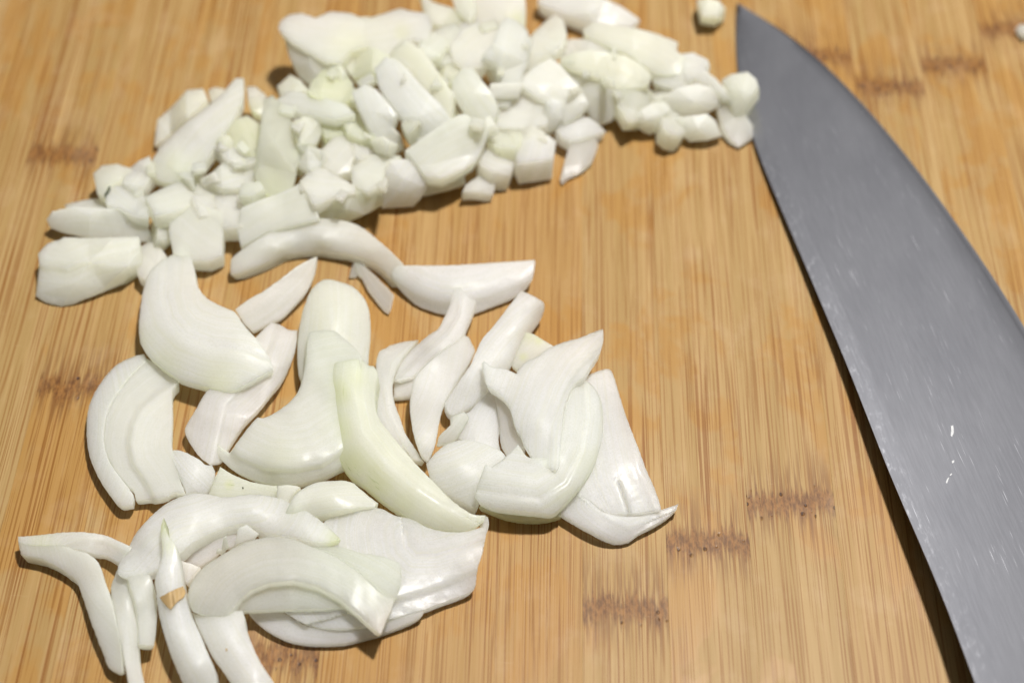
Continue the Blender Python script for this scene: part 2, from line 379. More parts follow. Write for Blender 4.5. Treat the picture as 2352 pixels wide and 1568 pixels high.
def piece(name, view, pts, ctl, th, label, group, lines=(), tint=(), gt=0.0, r=.24, ds=3.0, clear=False, warm=0.0, taper=.05, parent=None, cat='onion', mat=None, rough=1.0, grow=1.0, corner=52, crease=0, facet=False, clarity=None):
    """One piece of onion: the cut face PTS seen from above, its heights over the board CTL (mm), thickness TH (mm)."""
    P = toU(view, [p[:2] for p in pts]); P = P.mean(0)+(P-P.mean(0))*grow
    ctl_in = ctl if isinstance(ctl, (list, tuple)) else []
    if not isinstance(ctl, (list, tuple)):
        c = P.mean(0); sx = rng.normal(0, .9); sy = rng.normal(.3, .9)
        CT = [(c[0], c[1], ctl+.25), *[(c[0]+(q[0]-c[0])*.9, c[1]+(q[1]-c[1])*.9, ctl+sx*np.sign(q[0]-c[0])+sy*np.sign(q[1]-c[1])) for q in P[::max(1, len(P)//5)]]]
    else:
        q = toU(view, [c[:2] for c in ctl]); CT = [(q[i, 0], q[i, 1], ctl[i][2]) for i in range(len(ctl))]
    O = smooth_outline(P, ds, corner)
    jit = np.cumsum(rng.normal(0, .5, (len(O), 2)), 0); jit -= np.linspace(0, 1, len(O))[:, None]*jit[-1]
    ker = np.ones(9)/9
    js = np.c_[np.convolve(np.r_[jit[-20:, 0], jit[:, 0], jit[:20, 0]], ker, 'same')[20:20+len(O)], np.convolve(np.r_[jit[-20:, 1], jit[:, 1], jit[:20, 1]], ker, 'same')[20:20+len(O)]] if len(O) > 20 else jit*0
    O = O+np.clip((jit-js)*.55*rough, -1, 1)
    A, B = O, np.roll(O, -1, 0)
    area2 = (A[:, 0]*B[:, 1]-B[:, 0]*A[:, 1]).sum()
    if area2 < 0: O = O[::-1].copy(); A, B = O, np.roll(O, -1, 0)
    T = np.roll(O, -1, 0)-np.roll(O, 1, 0); T /= np.linalg.norm(T, axis=1)[:, None]+1e-9
    Nn = np.c_[-T[:, 1], T[:, 0]]
    rp = r*9.0
    cand = [O+Nn*(rp*f) for f in (.2, .8)]
    x0, y0 = O.min(0); x1, y1 = O.max(0); g = ds*1.25
    xx, yy = np.meshgrid(np.arange(x0, x1+g, g), np.arange(y0, y1+g, g*.866)); xx = xx+(np.arange(xx.shape[0]) % 2)[:, None]*g*.5
    grid = np.c_[xx.ravel(), yy.ravel()]; grid = grid[inside(grid, O)]
    if len(grid):
        dg = seg_dist(grid, A, B)[0]; grid = grid[dg > rp*.95 if len(grid) > 12 else dg > rp*.5]
    keepers = []
    for f, c in zip((.2, .8), cand):
        d = seg_dist(c, A, B)[0]; ok = inside(c, O) & (d > rp*f*.93); keepers.append(c[ok])
    cre = []
    c0 = O.mean(0); rad0 = math.sqrt(abs(area2)/2/math.pi)
    for q_ in range(crease):
        an = rng.uniform(0, 2*math.pi) if q_ else rng.uniform(.15*math.pi, .85*math.pi)   # the first facet falls towards the viewer's side
        nn_ = np.array([math.cos(an), math.sin(an)]); off = rng.uniform(-.1, .45)*rad0
        cre.append((nn_, off, rng.uniform(.12, .38)))
        tl = np.arange(-1.6*rad0, 1.6*rad0, ds*.8)[:, None]*np.array([-nn_[1], nn_[0]])+c0+nn_*off
        tl = tl[inside(tl, O)]
        if len(tl): tl = tl[seg_dist(tl, A, B)[0] > rp*.95]
        if len(tl):
            if len(grid): grid = grid[np.abs((grid-c0)@nn_-off) > ds*.6]
            keepers.append(tl)
    hf = rbf(CT)
    if facet:
        cp = [p for p in P]+[np.array(c[:2]) for c in CT if len(ctl_in) and inside(np.array([c[:2]]), P)[0]]
        nP = len(P)
        fr_ = geometry.delaunay_2d_cdt([Vector(p) for p in cp], [(i, (i+1) % nP) for i in range(nP)], [], 1, 1e-3)
        FV = np.array([tuple(v) for v in fr_[0]]); FT = [tuple(t) for t in fr_[2]]; FH = hf(FV)
        known = {tuple(np.round(c[:2], 2)): c[2] for c in CT}
        FH = np.array([known.get(tuple(np.round(v, 2)), hh) for v, hh in zip(FV, FH)])
        seen_ = set()
        for t in FT:
            for i in range(3):
                e = tuple(sorted((t[i], t[(i+1) % 3])))
                if e in seen_: continue
                seen_.add(e)
                L_ = np.linalg.norm(FV[e[1]]-FV[e[0]]); k_ = max(2, int(L_/(ds*.8)))
                tl = FV[e[0]]+np.linspace(0, 1, k_+1)[:, None]*(FV[e[1]]-FV[e[0]])
                tl = tl[inside(tl, O)]
                if len(tl): tl = tl[seg_dist(tl, A, B)[0] > rp*.95]
                if len(tl):
                    if len(grid): grid = grid[seg_dist(grid, FV[[e[0]]], FV[[e[1]]])[0] > ds*.55]
                    keepers.append(tl)
        def hf(Q):
            best = np.full(len(Q), -1e9); out = np.zeros(len(Q))
            for t in FT:
                a_, b_, c_ = FV[list(t)]
                M = np.array([[b_[0]-a_[0], c_[0]-a_[0]], [b_[1]-a_[1], c_[1]-a_[1]]])
                if abs(np.linalg.det(M)) < 1e-6: continue
                w = (Q-a_)@np.linalg.inv(M).T; w0 = 1-w.sum(1); mn = np.minimum(w0, w.min(1))
                val = FH[t[0]]*w0+FH[t[1]]*w[:, 0]+FH[t[2]]*w[:, 1]
                up = mn > best; out[up] = val[up]; best[up] = mn[up]
            return out
    allp = np.vstack([O]+keepers+[grid])
    nO = len(O)
    res = geometry.delaunay_2d_cdt([Vector(p) for p in allp], [(i, (i+1) % nO) for i in range(nO)], [], 1, 1e-4)
    V = np.array([tuple(v) for v in res[0]]); F = [tuple(f) for f in res[2]]
    # boundary loop from the triangles
    ec = {}
    for f in F:
        for i in range(3):
            e = (f[i], f[(i+1) % 3]); ec[e] = ec.get(e, 0)+1
    be = [e for e in ec if (e[1], e[0]) not in ec]
    d, _, _ = seg_dist(V, A, B)
    h = hf(V)
    fc = None
    for ln in lines:
        lp = toU(view, [p[:2] for p in ln[0]]); la, lb = lp[:-1], lp[1:]
        dd, cr, al = seg_dist(V, la, lb)
        sgn = np.where(cr > 0, 1, -1)*dd
        if ln[1] == 'step': h = h-ln[2]*(1/(1+np.exp(-sgn/2.2)))
        else: h = h-ln[2]*np.exp(-(dd/3.0)**2)
        if fc is None: fc = (sgn, al)
    for nn_, off, kk_ in cre: h = h-kk_*np.maximum(0, (V-c0)@nn_-off)/9.5
    h = h+Wob(.012*rough*rough, 30)(V)+Wob(.06*rough, 90)(V)
    top_flat = h.copy()
    q = np.clip(1-d/rp, 0, 1); h = h-r*.92*(1-np.sqrt(np.maximum(0, 1-q*q)))
    h = np.maximum(h, .25)
    Wt = unproj(V[:, 0], V[:, 1], h*.001)
    Wf = unproj(V[:, 0], V[:, 1], np.maximum(top_flat, .3)*.001)
    c = Wf.mean(0); _, _, vt = np.linalg.svd(Wf-c, full_matrices=False); n = vt[2]; n = n if n[2] > 0 else -n
    D = -(n*.65+np.array([0, 0, .35])); D /= np.linalg.norm(D)
    Wb = Wf+D*(th*.001)
    cb = Wb.mean(0); Wb = cb+(Wb-cb)*(1-taper)
    Wb[:, 2] = np.maximum(Wb[:, 2], .00015+.00010*rng.random(len(Wb)))
    lim = Wt[:, 2]-.00012; Wb[:, 2] = np.minimum(Wb[:, 2], np.maximum(lim, .0001))
    nv = len(V); bset = sorted({i for e in be for i in e}); bi = {v: k for k, v in enumerate(bset)}; nb = len(bset)
    K = 3
    rings = []
    for k in range(1, K):
        t = k/K; rr = Wt[bset]*(1-t)+Wb[bset]*t
        out = rr[:, :2]-c[:2]; out /= np.linalg.norm(out, axis=1)[:, None]+1e-9
        rr[:, :2] += out*(.00010*th/4)*math.sin(math.pi*t); rings.append(rr)
    allv = np.vstack([Wt]+rings+[Wb])
    base_b = nv+nb*(K-1)
    faces = [f for f in F]+[tuple(base_b+i for i in f[::-1]) for f in F]
    for (i, j) in be:
        prev = (i, j)
        for k in range(1, K+1):
            cur = (nv+nb*(k-1)+bi[i], nv+nb*(k-1)+bi[j]) if k < K else (base_b+i, base_b+j)
            faces.append((prev[1], prev[0], cur[0], cur[1])); prev = cur
    org = np.array([c[0], c[1], max(0.0, float(Wb[:, 2].min()))])
    me = bpy.data.meshes.new(name); me.from_pydata([tuple(v) for v in (allv-org)], [], faces)
    bm = bmesh.new(); bm.from_mesh(me); bmesh.ops.recalc_face_normals(bm, faces=bm.faces); bm.to_mesh(me); bm.free()
    me.shade_smooth(); me.set_sharp_from_angle(angle=R(16 if facet else 34))
    # attributes: flow (along, across in mm) and green tint
    if fc is None:
        cu = V.mean(0); _, _, v2 = np.linalg.svd(V-cu, full_matrices=False)
        al = (V-cu)@v2[0]; ac = (V-cu)@v2[1]+ .0012*al**2*np.sign(rng.normal())
    else: ac, al = fc
    ti = np.full(nv, float(gt))
    for (tx, ty, tr, ta) in tint:
        tu = toU(view, [(tx, ty)])[0]; rad = tr/VIEWS[view][2]*.57422
        ti = np.maximum(ti, ta*np.exp(-((V-tu)**2).sum(1)/rad**2))
    so = rng.uniform(-500, 500)
    fl = np.c_[al/9.5+so, ac/9.5, np.full(nv, so)]
    idx = np.r_[np.arange(nv), np.tile(bset, K-1).astype(int), np.arange(nv)]
    fl2 = fl[idx].copy(); zz = (allv[:, 2]-np.r_[Wt[:, 2]][idx])*1000; fl2[:, 1] += zz
    a = me.attributes.new('flow', 'FLOAT_VECTOR', 'POINT'); a.data.foreach_set('vector', fl2.astype(np.float32).ravel())
    a = me.attributes.new('tint', 'FLOAT', 'POINT'); a.data.foreach_set('value', ti[idx].astype(np.float32))
    o = link(name, me, mat or (M_CLEAR if clear else M_ONION), parent); o.location = Vector(org)-(parent.location if parent else Vector())
    o['warm'] = float(warm); o['clarity'] = float(clarity if clarity is not None else rng.uniform(0, 1)**(1.2 if facet else 2.2))
    if parent is None: tag(o, label, cat, group)
    elif label: o['label'] = label
    o_H = float(np.median(h))
    PLACED.append((O, o_H, th, o))
    return o
PLACED = []
G1, G2 = 'sliced onion pieces in the front pile', 'diced onion pieces in the heap'
def sl(view, pts, ctl, th, label, **k):
    zm = sum(c[2] for c in ctl)/len(ctl); ctl = [(x, y, (zm+(z-zm)*.85)*.86) for x, y, z in ctl]; th = th*.72
    return piece('onion_slice', view, pts, ctl, th, label, k.pop('group', G1), **k)
def di(view, pts, H, th, label, **k):
    k.setdefault('r', .16); k.setdefault('ds', 3.6); k.setdefault('grow', 1.10); k.setdefault('corner', 13); k.setdefault('crease', 0 if isinstance(H, list) else 1); k.setdefault('facet', True); k.setdefault('warm', rng.uniform(.1, .7)); k.setdefault('gt', max(0, rng.normal(.06, .06)))
    hm = min(c[2] for c in H) if isinstance(H, list) else H
    if hm > 7: th = th*.7
    return piece('onion_chunk', view, pts, H, th, label, k.pop('group', G2), **k)

# bright dried flecks on the blade
def blade_h(view, x, y):
    u, v = toU(view, [(x, y)])[0]; best = None
    for i in range(NS):
        a, e = spq[i], edq[i]; L = e-a; t = min(1, max(0, float((np.array([u, v])-a)@L/(L@L+1e-9)))); dd = np.linalg.norm(a+L*t-(u, v))
        if best is None or dd < best[0]: best = (dd, (hs[i]*(1-t)+he[i]*t)*1000)
    return best[1]
for fp in ([(2184,978),(2189,976),(2191,990),(2187,1003),(2182,1012),(2179,1008),(2184,996)], [(2186,1058),(2193,1056),(2192,1062),(2187,1064)], [(2176,1098),(2181,1094),(2178,1103),(2174,1111),(2172,1108)], [(2181,1090),(2185,1086),(2186,1090),(2182,1093)]):
    cx_ = sum(p[0] for p in fp)/len(fp); cy_ = sum(p[1] for p in fp)/len(fp)
    piece('dried_fleck', 'F', fp, [(cx_, cy_, blade_h('F', cx_, cy_)+.14)], .16, '', None, r=.05, ds=1.2, parent=knife, mat=M_FLECK)

# ---- bottom of the front pile first
sl('F', [(1100,1165),(1150,1185),(1200,1195),(1250,1195),(1290,1186),(1285,1165),(1200,1155),(1110,1150)], [(1110,1165,4.5),(1200,1192,3.5),(1285,1184,4),(1200,1160,5)], 3.2, 'thin greenish rim of onion showing under the large right-hand crescent', gt=.45)
sl('R5', [(170,30),(230,-15),(292,-32),(310,-25),(330,20),(350,90),(395,230),(450,370),(490,480),(530,570),(560,655),(565,685),(500,698),(420,706),(330,708),(280,700),(200,640),(120,580),(100,400),(130,200)],
   [(292,-30,8),(340,90,6.5),(490,480,6),(560,670,5.5),(400,700,5),(250,300,7.5),(200,600,6),(420,450,7.2),(300,680,4.5)], 4, 'flat white onion slab with a dark split at the right end of the pile',
   lines=[([(360,-40),(380,200),(440,480),(530,690)],'step',.3), ([(352,545),(372,610),(388,660),(406,720)],'groove',1.0)])
sl('R5', [(30,692),(80,645),(150,600),(200,640),(260,690),(330,712),(400,720),(480,714),(560,688),(620,668),(655,655),(640,690),(590,730),(530,765),(460,800),(425,826),(395,842),(350,850),(290,835),(200,790),(110,740)],
   [(100,680,5),(300,760,5.5),(350,845,3),(480,770,4),(650,660,3.5),(450,720,4.5),(200,700,6)], 3, 'curved white onion strip ending in a sharp point beside a brown growth node', lines=[([(200,660),(300,740),(400,790),(470,760)],'step',.5)])
sl('Z2', [(840,1450),(960,1425),(1040,1340),(1130,1230),(1160,1300),(1175,1400),(1180,1500),(1165,1600),(1180,1690),(1080,1680),(980,1640),(900,1600),(850,1550)], [(850,1480,4.5),(1000,1500,6),(1150,1300,5),(1150,1600,5)], 4, 'shaded grey onion slice deep in the gap left of the split-topped slice')
sl('F', [(1003,1022),(1010,1000),(1035,975),(1040,957),(1066,945),(1078,958),(1062,985),(1045,1010),(1030,1018)], [(1010,1015,6.5),(1040,975,8),(1070,952,8),(1050,995,7)], 2, 'small shiny curled onion flap in the gap of the pile', clear=True)
sl('F', [(1130,893),(1155,912),(1172,942),(1186,984),(1202,1020),(1190,1046),(1165,1052),(1150,1020),(1145,960),(1137,920)], [(1135,900,8),(1190,1000,8.5),(1150,990,6),(1170,1045,7)], 3.5, 'beige outer wall of an onion layer below the split-topped slice', warm=.8)
sl('Z2', [(1350,885),(1400,900),(1450,930),(1500,960),(1545,988),(1480,1020),(1400,1070),(1340,1110),(1298,1146),(1255,1110),(1280,1040),(1310,970)], [(1350,890,10),(1540,985,10),(1300,1140,7.5),(1400,1000,9.6)], 3, 'pale onion corner with green specks behind the split-topped slice', tint=[(1440,935,40,.8),(1330,1055,30,.7),(1380,900,60,.5)])
sl('Z2', [(465,1220),(600,1185),(640,1250),(580,1312),(460,1328)], [(465,1225,3.4),(600,1200,3.6),(560,1310,2.6),(465,1325,2.4)], 2.5, 'short pinkish onion stub under the two twisted strips in the middle', warm=.8)
sl('Z2', [(365,1020),(415,992),(440,975),(540,950),(630,940),(560,1010),(500,1100),(465,1180),(455,1250),(460,1330),(480,1400),(510,1480),(540,1567),(600,1660),(665,1760),(600,1740),(500,1650),(420,1560),(340,1440),(325,1340),(345,1200),(345,1090)],
   [(600,950,4),(380,1020,5.5),(400,1250,7),(470,1390,5.5),(420,1500,6.5),(640,1740,4),(360,1100,6)], 4, 'C-shaped thin onion layer right of the yellowish-green crescent', lines=[([(560,960),(440,1080),(400,1250),(420,1420),(520,1620)],'step',.7)])
sl('Z2', [(930,912),(965,917),(1010,1010),(970,1090),(920,1170),(870,1250),(820,1330),(790,1400),(770,1480),(755,1567),(735,1660),(690,1760),(650,1720),(620,1650),(595,1567),(578,1470),(570,1380),(580,1280),(600,1200),(660,1120),(740,1050),(830,985),(880,950)],
   [(950,930,6.5),(1000,1010,5),(800,1100,8),(650,1250,8),(600,1400,6),(780,1400,6),(680,1550,7.5),(690,1740,5)], 3.2, 'tongue-shaped onion strip narrowing downward in the middle of the pile', warm=.25)
sl('Z2', [(1320,608),(1400,645),(1468,688),(1475,720),(1465,770),(1430,835),(1385,890),(1330,960),(1285,1040),(1255,1110),(1230,1140),(1150,1200),(1110,1270),(1050,1330),(980,1390),(920,1425),(850,1452),(820,1420),(806,1370),(850,1295),(920,1190),(975,1110),(1010,1030),(1060,930),(1130,850),(1200,760),(1265,675)],
   [(1320,615,9.5),(1440,690,9),(1200,800,10.5),(1330,850,10),(1080,950,11),(1220,1050,9.5),(980,1200,9.5),(830,1370,6),(900,1420,5),(1470,770,3.5),(1390,890,3.5),(1110,1270,6),(1270,1090,6)], 5.5, 'straight thick onion bar with a wet highlight and a square cut end', warm=.15)
sl('Z2', [(895,558),(925,600),(960,640),(1018,680),(1000,740),(965,820),(925,915),(880,950),(800,1000),(720,1060),(640,1140),(590,1185),(520,1200),(465,1215),(475,1180),(510,1100),(570,1020),(640,955),(700,905),(760,865),(800,790),(835,710),(860,615)],
   [(895,570,8),(930,680,9),(1000,720,7),(850,860,8.5),(700,960,8),(500,1180,5.5),(600,1170,5),(640,960,6.5)], 2.8, 'long twisted onion strip whose tip lies over the half-moon slice', lines=[([(930,600),(900,780),(820,900),(640,1060),(500,1190)],'step',.9)], warm=.2)
# upper row
CT6 = [(540,590,6),(640,535,7.5),(740,508,8),(830,530,8),(910,600,7),(740,545,8.2),(640,570,6.8),(560,605,5),(840,570,7.2),(740,577,3),(650,588,2.5),(850,600,4),(540,628,3)]
sl('F', [(531,597),(545,582),(570,563),(600,545),(640,523),(690,508),(740,502),(790,507),(830,522),(870,553),(900,580),(930,612),(940,640),(908,655),(893,635),(870,612),(840,597),(815,588),(790,582),(740,579),(700,580),(650,590),(610,605),(570,620),(545,630),(529,631)], CT6, 4.5, 'long bow-shaped onion arc lying just below the diced heap', warm=.25)
sl('Z2', [(480,447),(540,440),(700,440),(850,438),(1000,430),(1150,420),(1300,410),(1410,402),(1412,440),(1390,540),(1340,600),(1270,650),(1180,690),(1090,730),(1010,760),(920,770),(800,770),(720,750),(620,710),(560,660),(500,600),(460,540),(448,490)],
   [(500,450,6.5),(850,445,8),(1150,430,7.5),(1400,410,7),(850,570,7.8),(1150,560,6.6),(650,600,6),(1390,520,5),(560,660,2),(780,765,1.5),(920,770,2),(1100,725,2.2),(1300,630,3)], 3.5, 'half-moon onion slice with a straight top edge and a wet glint', lines=[([(460,540),(600,640),(760,700),(920,700),(1100,660),(1390,545)],'step',.7)])
sl('Z2', [(190,410),(240,390),(265,410),(265,440),(330,500),(390,560),(430,600),(465,640),(450,710),(430,765),(390,735),(330,660),(280,590),(245,520),(220,500)], [(230,400,2.5),(350,600,2.2),(450,650,2),(430,755,1.3)], 1.0, 'tiny glassy onion sliver under the bow-shaped arc', clear=True, r=.35)
sl('Z2', [(110,335),(150,345),(205,395),(180,450),(160,520),(205,515),(235,470),(225,410),(260,395)][::-1], [(150,345,2.2),(200,500,1.2)], .8, 'smallest see-through onion shred beside the glassy sliver', clear=True, r=.3)
sl('Z1', [(1580,735),(1640,690),(1700,650),(1760,620),(1830,570),(1900,520),(1990,450),(2080,400),(2130,378),(2132,410),(2110,520),(2060,620),(2000,690),(1900,790),(1800,840),(1700,890),(1640,830)],
   [(2120,390,8),(1900,600,6.2),(1640,750,5.5),(1690,880,2),(2030,650,3.5),(1850,800,2.5)], 2.4, 'greyish leaf-shaped onion piece with a point, right of the topmost big crescent', warm=.1, gt=.08)
sl('F', [(588,774),(622,741),(640,744),(663,757),(683,758),(681,787),(674,818),(650,870),(622,904),(598,935),(560,975),(530,1020),(505,1060),(480,1066),(455,1045),(432,1010),(425,985),(450,940),(475,898),(520,860),(560,815)],
   [(640,750,8),(680,770,6),(600,900,6.5),(560,880,6),(440,1000,3),(500,1050,3.5),(520,950,6.5),(640,840,7.5),(660,850,4.5),(540,1000,4)], 3.2, 'pinkish white onion strip running under the topmost big crescent', warm=.6, lines=[([(640,735),(600,850),(520,930),(490,1070)],'step',-.8)])
sl('F', [(745,642),(780,647),(812,660),(836,685),(848,715),(851,760),(847,810),(843,838),(800,870),(740,890),(700,890),(686,860),(683,800),(688,750),(700,700),(718,662)], [(745,648,9),(850,760,5),(684,830,5),(770,740,11),(760,860,8),(700,720,7.5),(835,690,6.5)], 6, 'thick rounded creamy onion block standing behind the foot-shaped slice', gt=.14)
sl('R2', [(645,130),(600,140),(520,180),(450,260),(400,360),(388,470),(400,580),(440,680),(500,770),(540,810),(595,806),(597,760),(545,690),(490,610),(465,520),(470,430),(500,340),(560,250),(620,190),(660,160)], [(640,140,4),(390,470,4),(560,800,4.5),(480,470,6.5),(590,220,6),(440,300,5)], 4.5, 'outer layer arc at the far left of the pile hugging the cupped slice', gt=.04)
sl('R2', [(660,150),(620,190),(560,250),(500,340),(470,430),(465,520),(490,610),(545,690),(598,745),(608,785),(660,782),(700,780),(745,770),(780,752),(833,757),(810,700),(790,620),(770,540),(773,400),(773,290),(800,250),(740,200)],
   [(640,170,6.2),(480,470,6.5),(560,680,5.8),(580,420,7.2),(580,560,6.8),(700,420,5),(740,650,5),(820,750,5),(760,320,5.5)], 4.5, 'cupped onion slice with a hollow grey inside at the left of the pile', lines=[([(800,245),(700,310),(630,370),(590,450),(575,530),(590,620),(660,720),(700,800)],'step',1.5)])
sl('Z4', [(1165,0),(1200,0),(1270,25),(1350,70),(1380,98),(1425,100),(1445,150),(1435,200),(1400,270),(1380,292),(1300,285),(1250,295),(1240,250),(1200,150),(1150,40)], [(1200,20,5),(1320,130,7),(1430,150,4),(1380,285,3),(1250,280,4.5)], 4.5, 'small stubby onion lump wedged beside the cupped slice')
sl('Z4', [(1480,110),(1540,150),(1650,200),(1750,225),(1860,240),(1870,320),(1800,330),(1700,325),(1600,325),(1500,330),(1400,300),(1440,200)], [(1480,130,5),(1850,260,4.5),(1420,300,3.5),(1700,310,3.5)], 3.5, 'greenish onion wedge with a black speck below the foot-shaped slice', gt=.30, tint=[(1540,230,50,.7)])
piece('dark_speck', 'Z4', [(1626,246),(1636,246),(1638,256),(1628,258)], [(1630,250,4.0)], .25, '', None, r=.05, ds=1.2, parent=PLACED[-1][3], mat=M_SPECK)
sl('Z1', [(1215,330),(1265,345),(1300,440),(1312,490),(1320,560),(1370,640),(1440,690),(1540,735),(1580,755),(1640,840),(1710,920),(1780,1010),(1830,1105),(1835,1140),(1760,1180),(1650,1240),(1560,1285),(1460,1275),(1330,1240),(1200,1200),(1080,1120),(990,1040),(945,960),(933,860),(942,740),(960,620),(1000,490),(1080,410),(1150,370)],
   [(1240,360,6.5),(1000,700,6.5),(1400,710,9.5),(1250,900,11),(950,900,6),(1780,1100,10),(1500,1270,7),(1150,1150,6.5),(1600,1000,12)], 4.5, 'big smooth onion crescent at the top left of the pile, uppermost of its stack', gt=.06, tint=[(1100,1120,170,.35),(1450,1240,170,.40),(960,930,120,.3)],
   lines=[([(1110,400),(1090,640),(1130,800),(1240,920),(1420,990),(1640,1010),(1830,1080)],'step',-.45), ([(1180,380),(1190,560),(1270,690),(1400,800),(1600,870),(1720,920)],'step',-.25)])
# middle
sl('F', [(712,762),(740,759),(769,760),(791,777),(815,798),(830,820),(830,860),(812,900),(805,960),(805,1020),(795,1068),(775,1080),(745,1095),(710,1106),(670,1114),(625,1112),(580,1100),(540,1082),(512,1060),(495,1035),(482,1014),(497,1018),(515,1032),(528,1040),(545,1015),(560,995),(578,972),(592,958),(603,960),(626,951),(646,938),(667,921),(684,900),(694,870),(701,835),(704,800),(707,770)],
   [(770,765,13),(720,830,11.5),(740,900,10),(640,980,9.5),(560,1030,8),(700,1060,9.5),(790,1000,10),(640,1085,8),(520,1060,6),(620,1110,5),(720,1100,6),(490,1020,5.5),(700,780,10.5)], 4.2, 'foot-shaped white onion slice with a narrow neck, flaring to the lower left',
   gt=.05, lines=[([(500,1012),(545,1050),(610,1078),(680,1082),(740,1070),(800,1030)],'step',1.1), ([(520,1040),(570,1085),(650,1102),(720,1096),(800,1064)],'step',.4)], tint=[(640,1060,60,.22)])
sl('F', [(637,1115),(665,1113),(690,1118),(670,1140),(655,1170),(636,1150)], [(640,1120,6.5),(680,1120,6.5),(650,1160,5)], 5, 'short square onion stub left of the pale bar under the green crescent', gt=.06)
sl('Z5', [(840,385),(900,400),(980,440),(1080,460),(1200,520),(1330,548),(1450,545),(1560,515),(1580,440),(1600,450),(1605,500),(1580,600),(1560,700),(1530,790),(1520,870),(1500,940),(1400,990),(1300,1025),(1180,1070),(1000,1120),(930,1140),(800,1180),(650,1200),(500,1195),(380,1170),(280,1120),(210,1075),(300,1000),(400,800),(450,600),(500,480),(640,420),(760,390)],
   [(850,395,6),(1100,480,6.5),(1590,470,7.5),(1520,860,5),(1490,940,3.5),(1200,700,6),(1000,600,5.2),(1000,900,6),(700,1100,6),(500,1190,4.5),(300,1100,4.5),(930,1130,4.5),(600,700,5)], 3.5, 'broadest flat onion slice at the bottom right of the pile with a jagged right edge', rough=1.1,
   lines=[([(1030,560),(1045,650),(1110,715),(1250,712),(1430,660),(1570,600)],'step',-.55), ([(960,1010),(1180,950),(1330,895),(1520,815)],'step',.9)])
sl('Z5', [(-20,1060),(0,1110),(60,1170),(150,1230),(250,1275),(370,1300),(500,1305),(640,1295),(800,1255),(880,1235),(1000,1190),(1150,1120),(1170,1072),(1000,1122),(930,1142),(800,1183),(650,1204),(500,1202),(380,1177),(280,1125),(200,1075),(100,1030)],
   [(0,1090,3.4),(250,1270,2.2),(500,1300,2.2),(880,1230,2.4),(1160,1090,3.4),(800,1190,3.4),(500,1210,3.4),(200,1090,3.8)], 3, 'outer onion ring layer with a dark gap along the bottom of the pile', warm=.3)
sl('Z5', [(240,420),(260,370),(300,300),(360,255),(450,215),(560,205),(640,205),(700,225),(740,260),(800,310),(860,355),(840,385),(760,385),(640,400),(500,430),(380,455),(290,470),(240,470)], [(300,400,9),(560,300,10.5),(560,210,8.5),(840,370,7),(400,450,6.5),(250,460,7)], 5, 'pale smooth onion bar tucked below the yellowish-green crescent', gt=.10)
sl('F', [(767,832),(790,829),(812,825),(836,828),(845,838),(858,840),(868,860),(862,900),(862,930),(870,960),(900,1000),(930,1035),(960,1070),(1000,1110),(1040,1150),(1085,1180),(1115,1183),(1112,1195),(1085,1213),(1050,1220),(1000,1213),(950,1195),(900,1165),(860,1135),(830,1110),(800,1090),(780,1060),(762,1010),(752,960),(749,920),(755,870)],
   [(790,835,12),(765,900,9),(755,950,7),(790,1065,6),(860,1130,5.5),(950,1192,5),(1050,1217,4.5),(810,900,13),(830,980,12.8),(880,1050,12.2),(960,1120,11),(1040,1165,9),(865,880,11),(880,970,11),(960,1068,10.5),(1040,1148,8.5),(1100,1185,7)], 5, 'yellowish-green onion crescent curving down through the centre of the pile', gt=.20,
   tint=[(775,900,45,.5),(765,990,55,.55),(800,1070,55,.62),(860,1120,50,.55),(920,1165,50,.4),(820,870,45,.35),(850,1080,45,.4)],
   lines=[([(825,830),(818,900),(835,990),(890,1060),(970,1125),(1060,1180)],'step',-.35), ([(845,835),(838,900),(855,970),(915,1045),(1000,1120),(1090,1180)],'step',-.3)])
sl('F', [(979,1065),(1000,1040),(1030,1018),(1070,1010),(1110,1018),(1150,1035),(1165,1052),(1130,1078),(1112,1105),(1102,1140),(1090,1168),(1060,1152),(1020,1130),(990,1100)], [(985,1070,7),(1060,1070,11),(1070,1015,8),(1150,1045,8),(1090,1160,4.5),(1030,1130,6)], 5.5, 'dome-shaped pale onion lump between the green crescent and the large right-hand crescent', gt=.07)
sl('F', [(1340,870),(1365,890),(1380,920),(1385,960),(1383,1000),(1375,1040),(1360,1080),(1335,1115),(1305,1150),(1278,1176),(1265,1181),(1230,1177),(1180,1172),(1130,1165),(1100,1152),(1090,1140),(1100,1105),(1115,1065),(1130,1072),(1160,1050),(1190,1020),(1215,1050),(1270,1050),(1284,1020),(1290,980),(1300,930),(1320,885)],
   [(1345,880,10),(1382,960,8),(1362,1070,8),(1330,960,12),(1315,1060,12),(1260,1172,7),(1200,1110,12.5),(1120,1100,11.5),(1110,1152,7.5),(1190,1040,12),(1290,1110,11)], 4.2, 'large onion crescent wrapping round the right side of the pile', gt=.06,
   lines=[([(1345,880),(1350,960),(1335,1040),(1300,1110),(1240,1150),(1100,1130)],'step',.6)], tint=[(1360,1080,60,.25),(1310,1140,50,.3)])
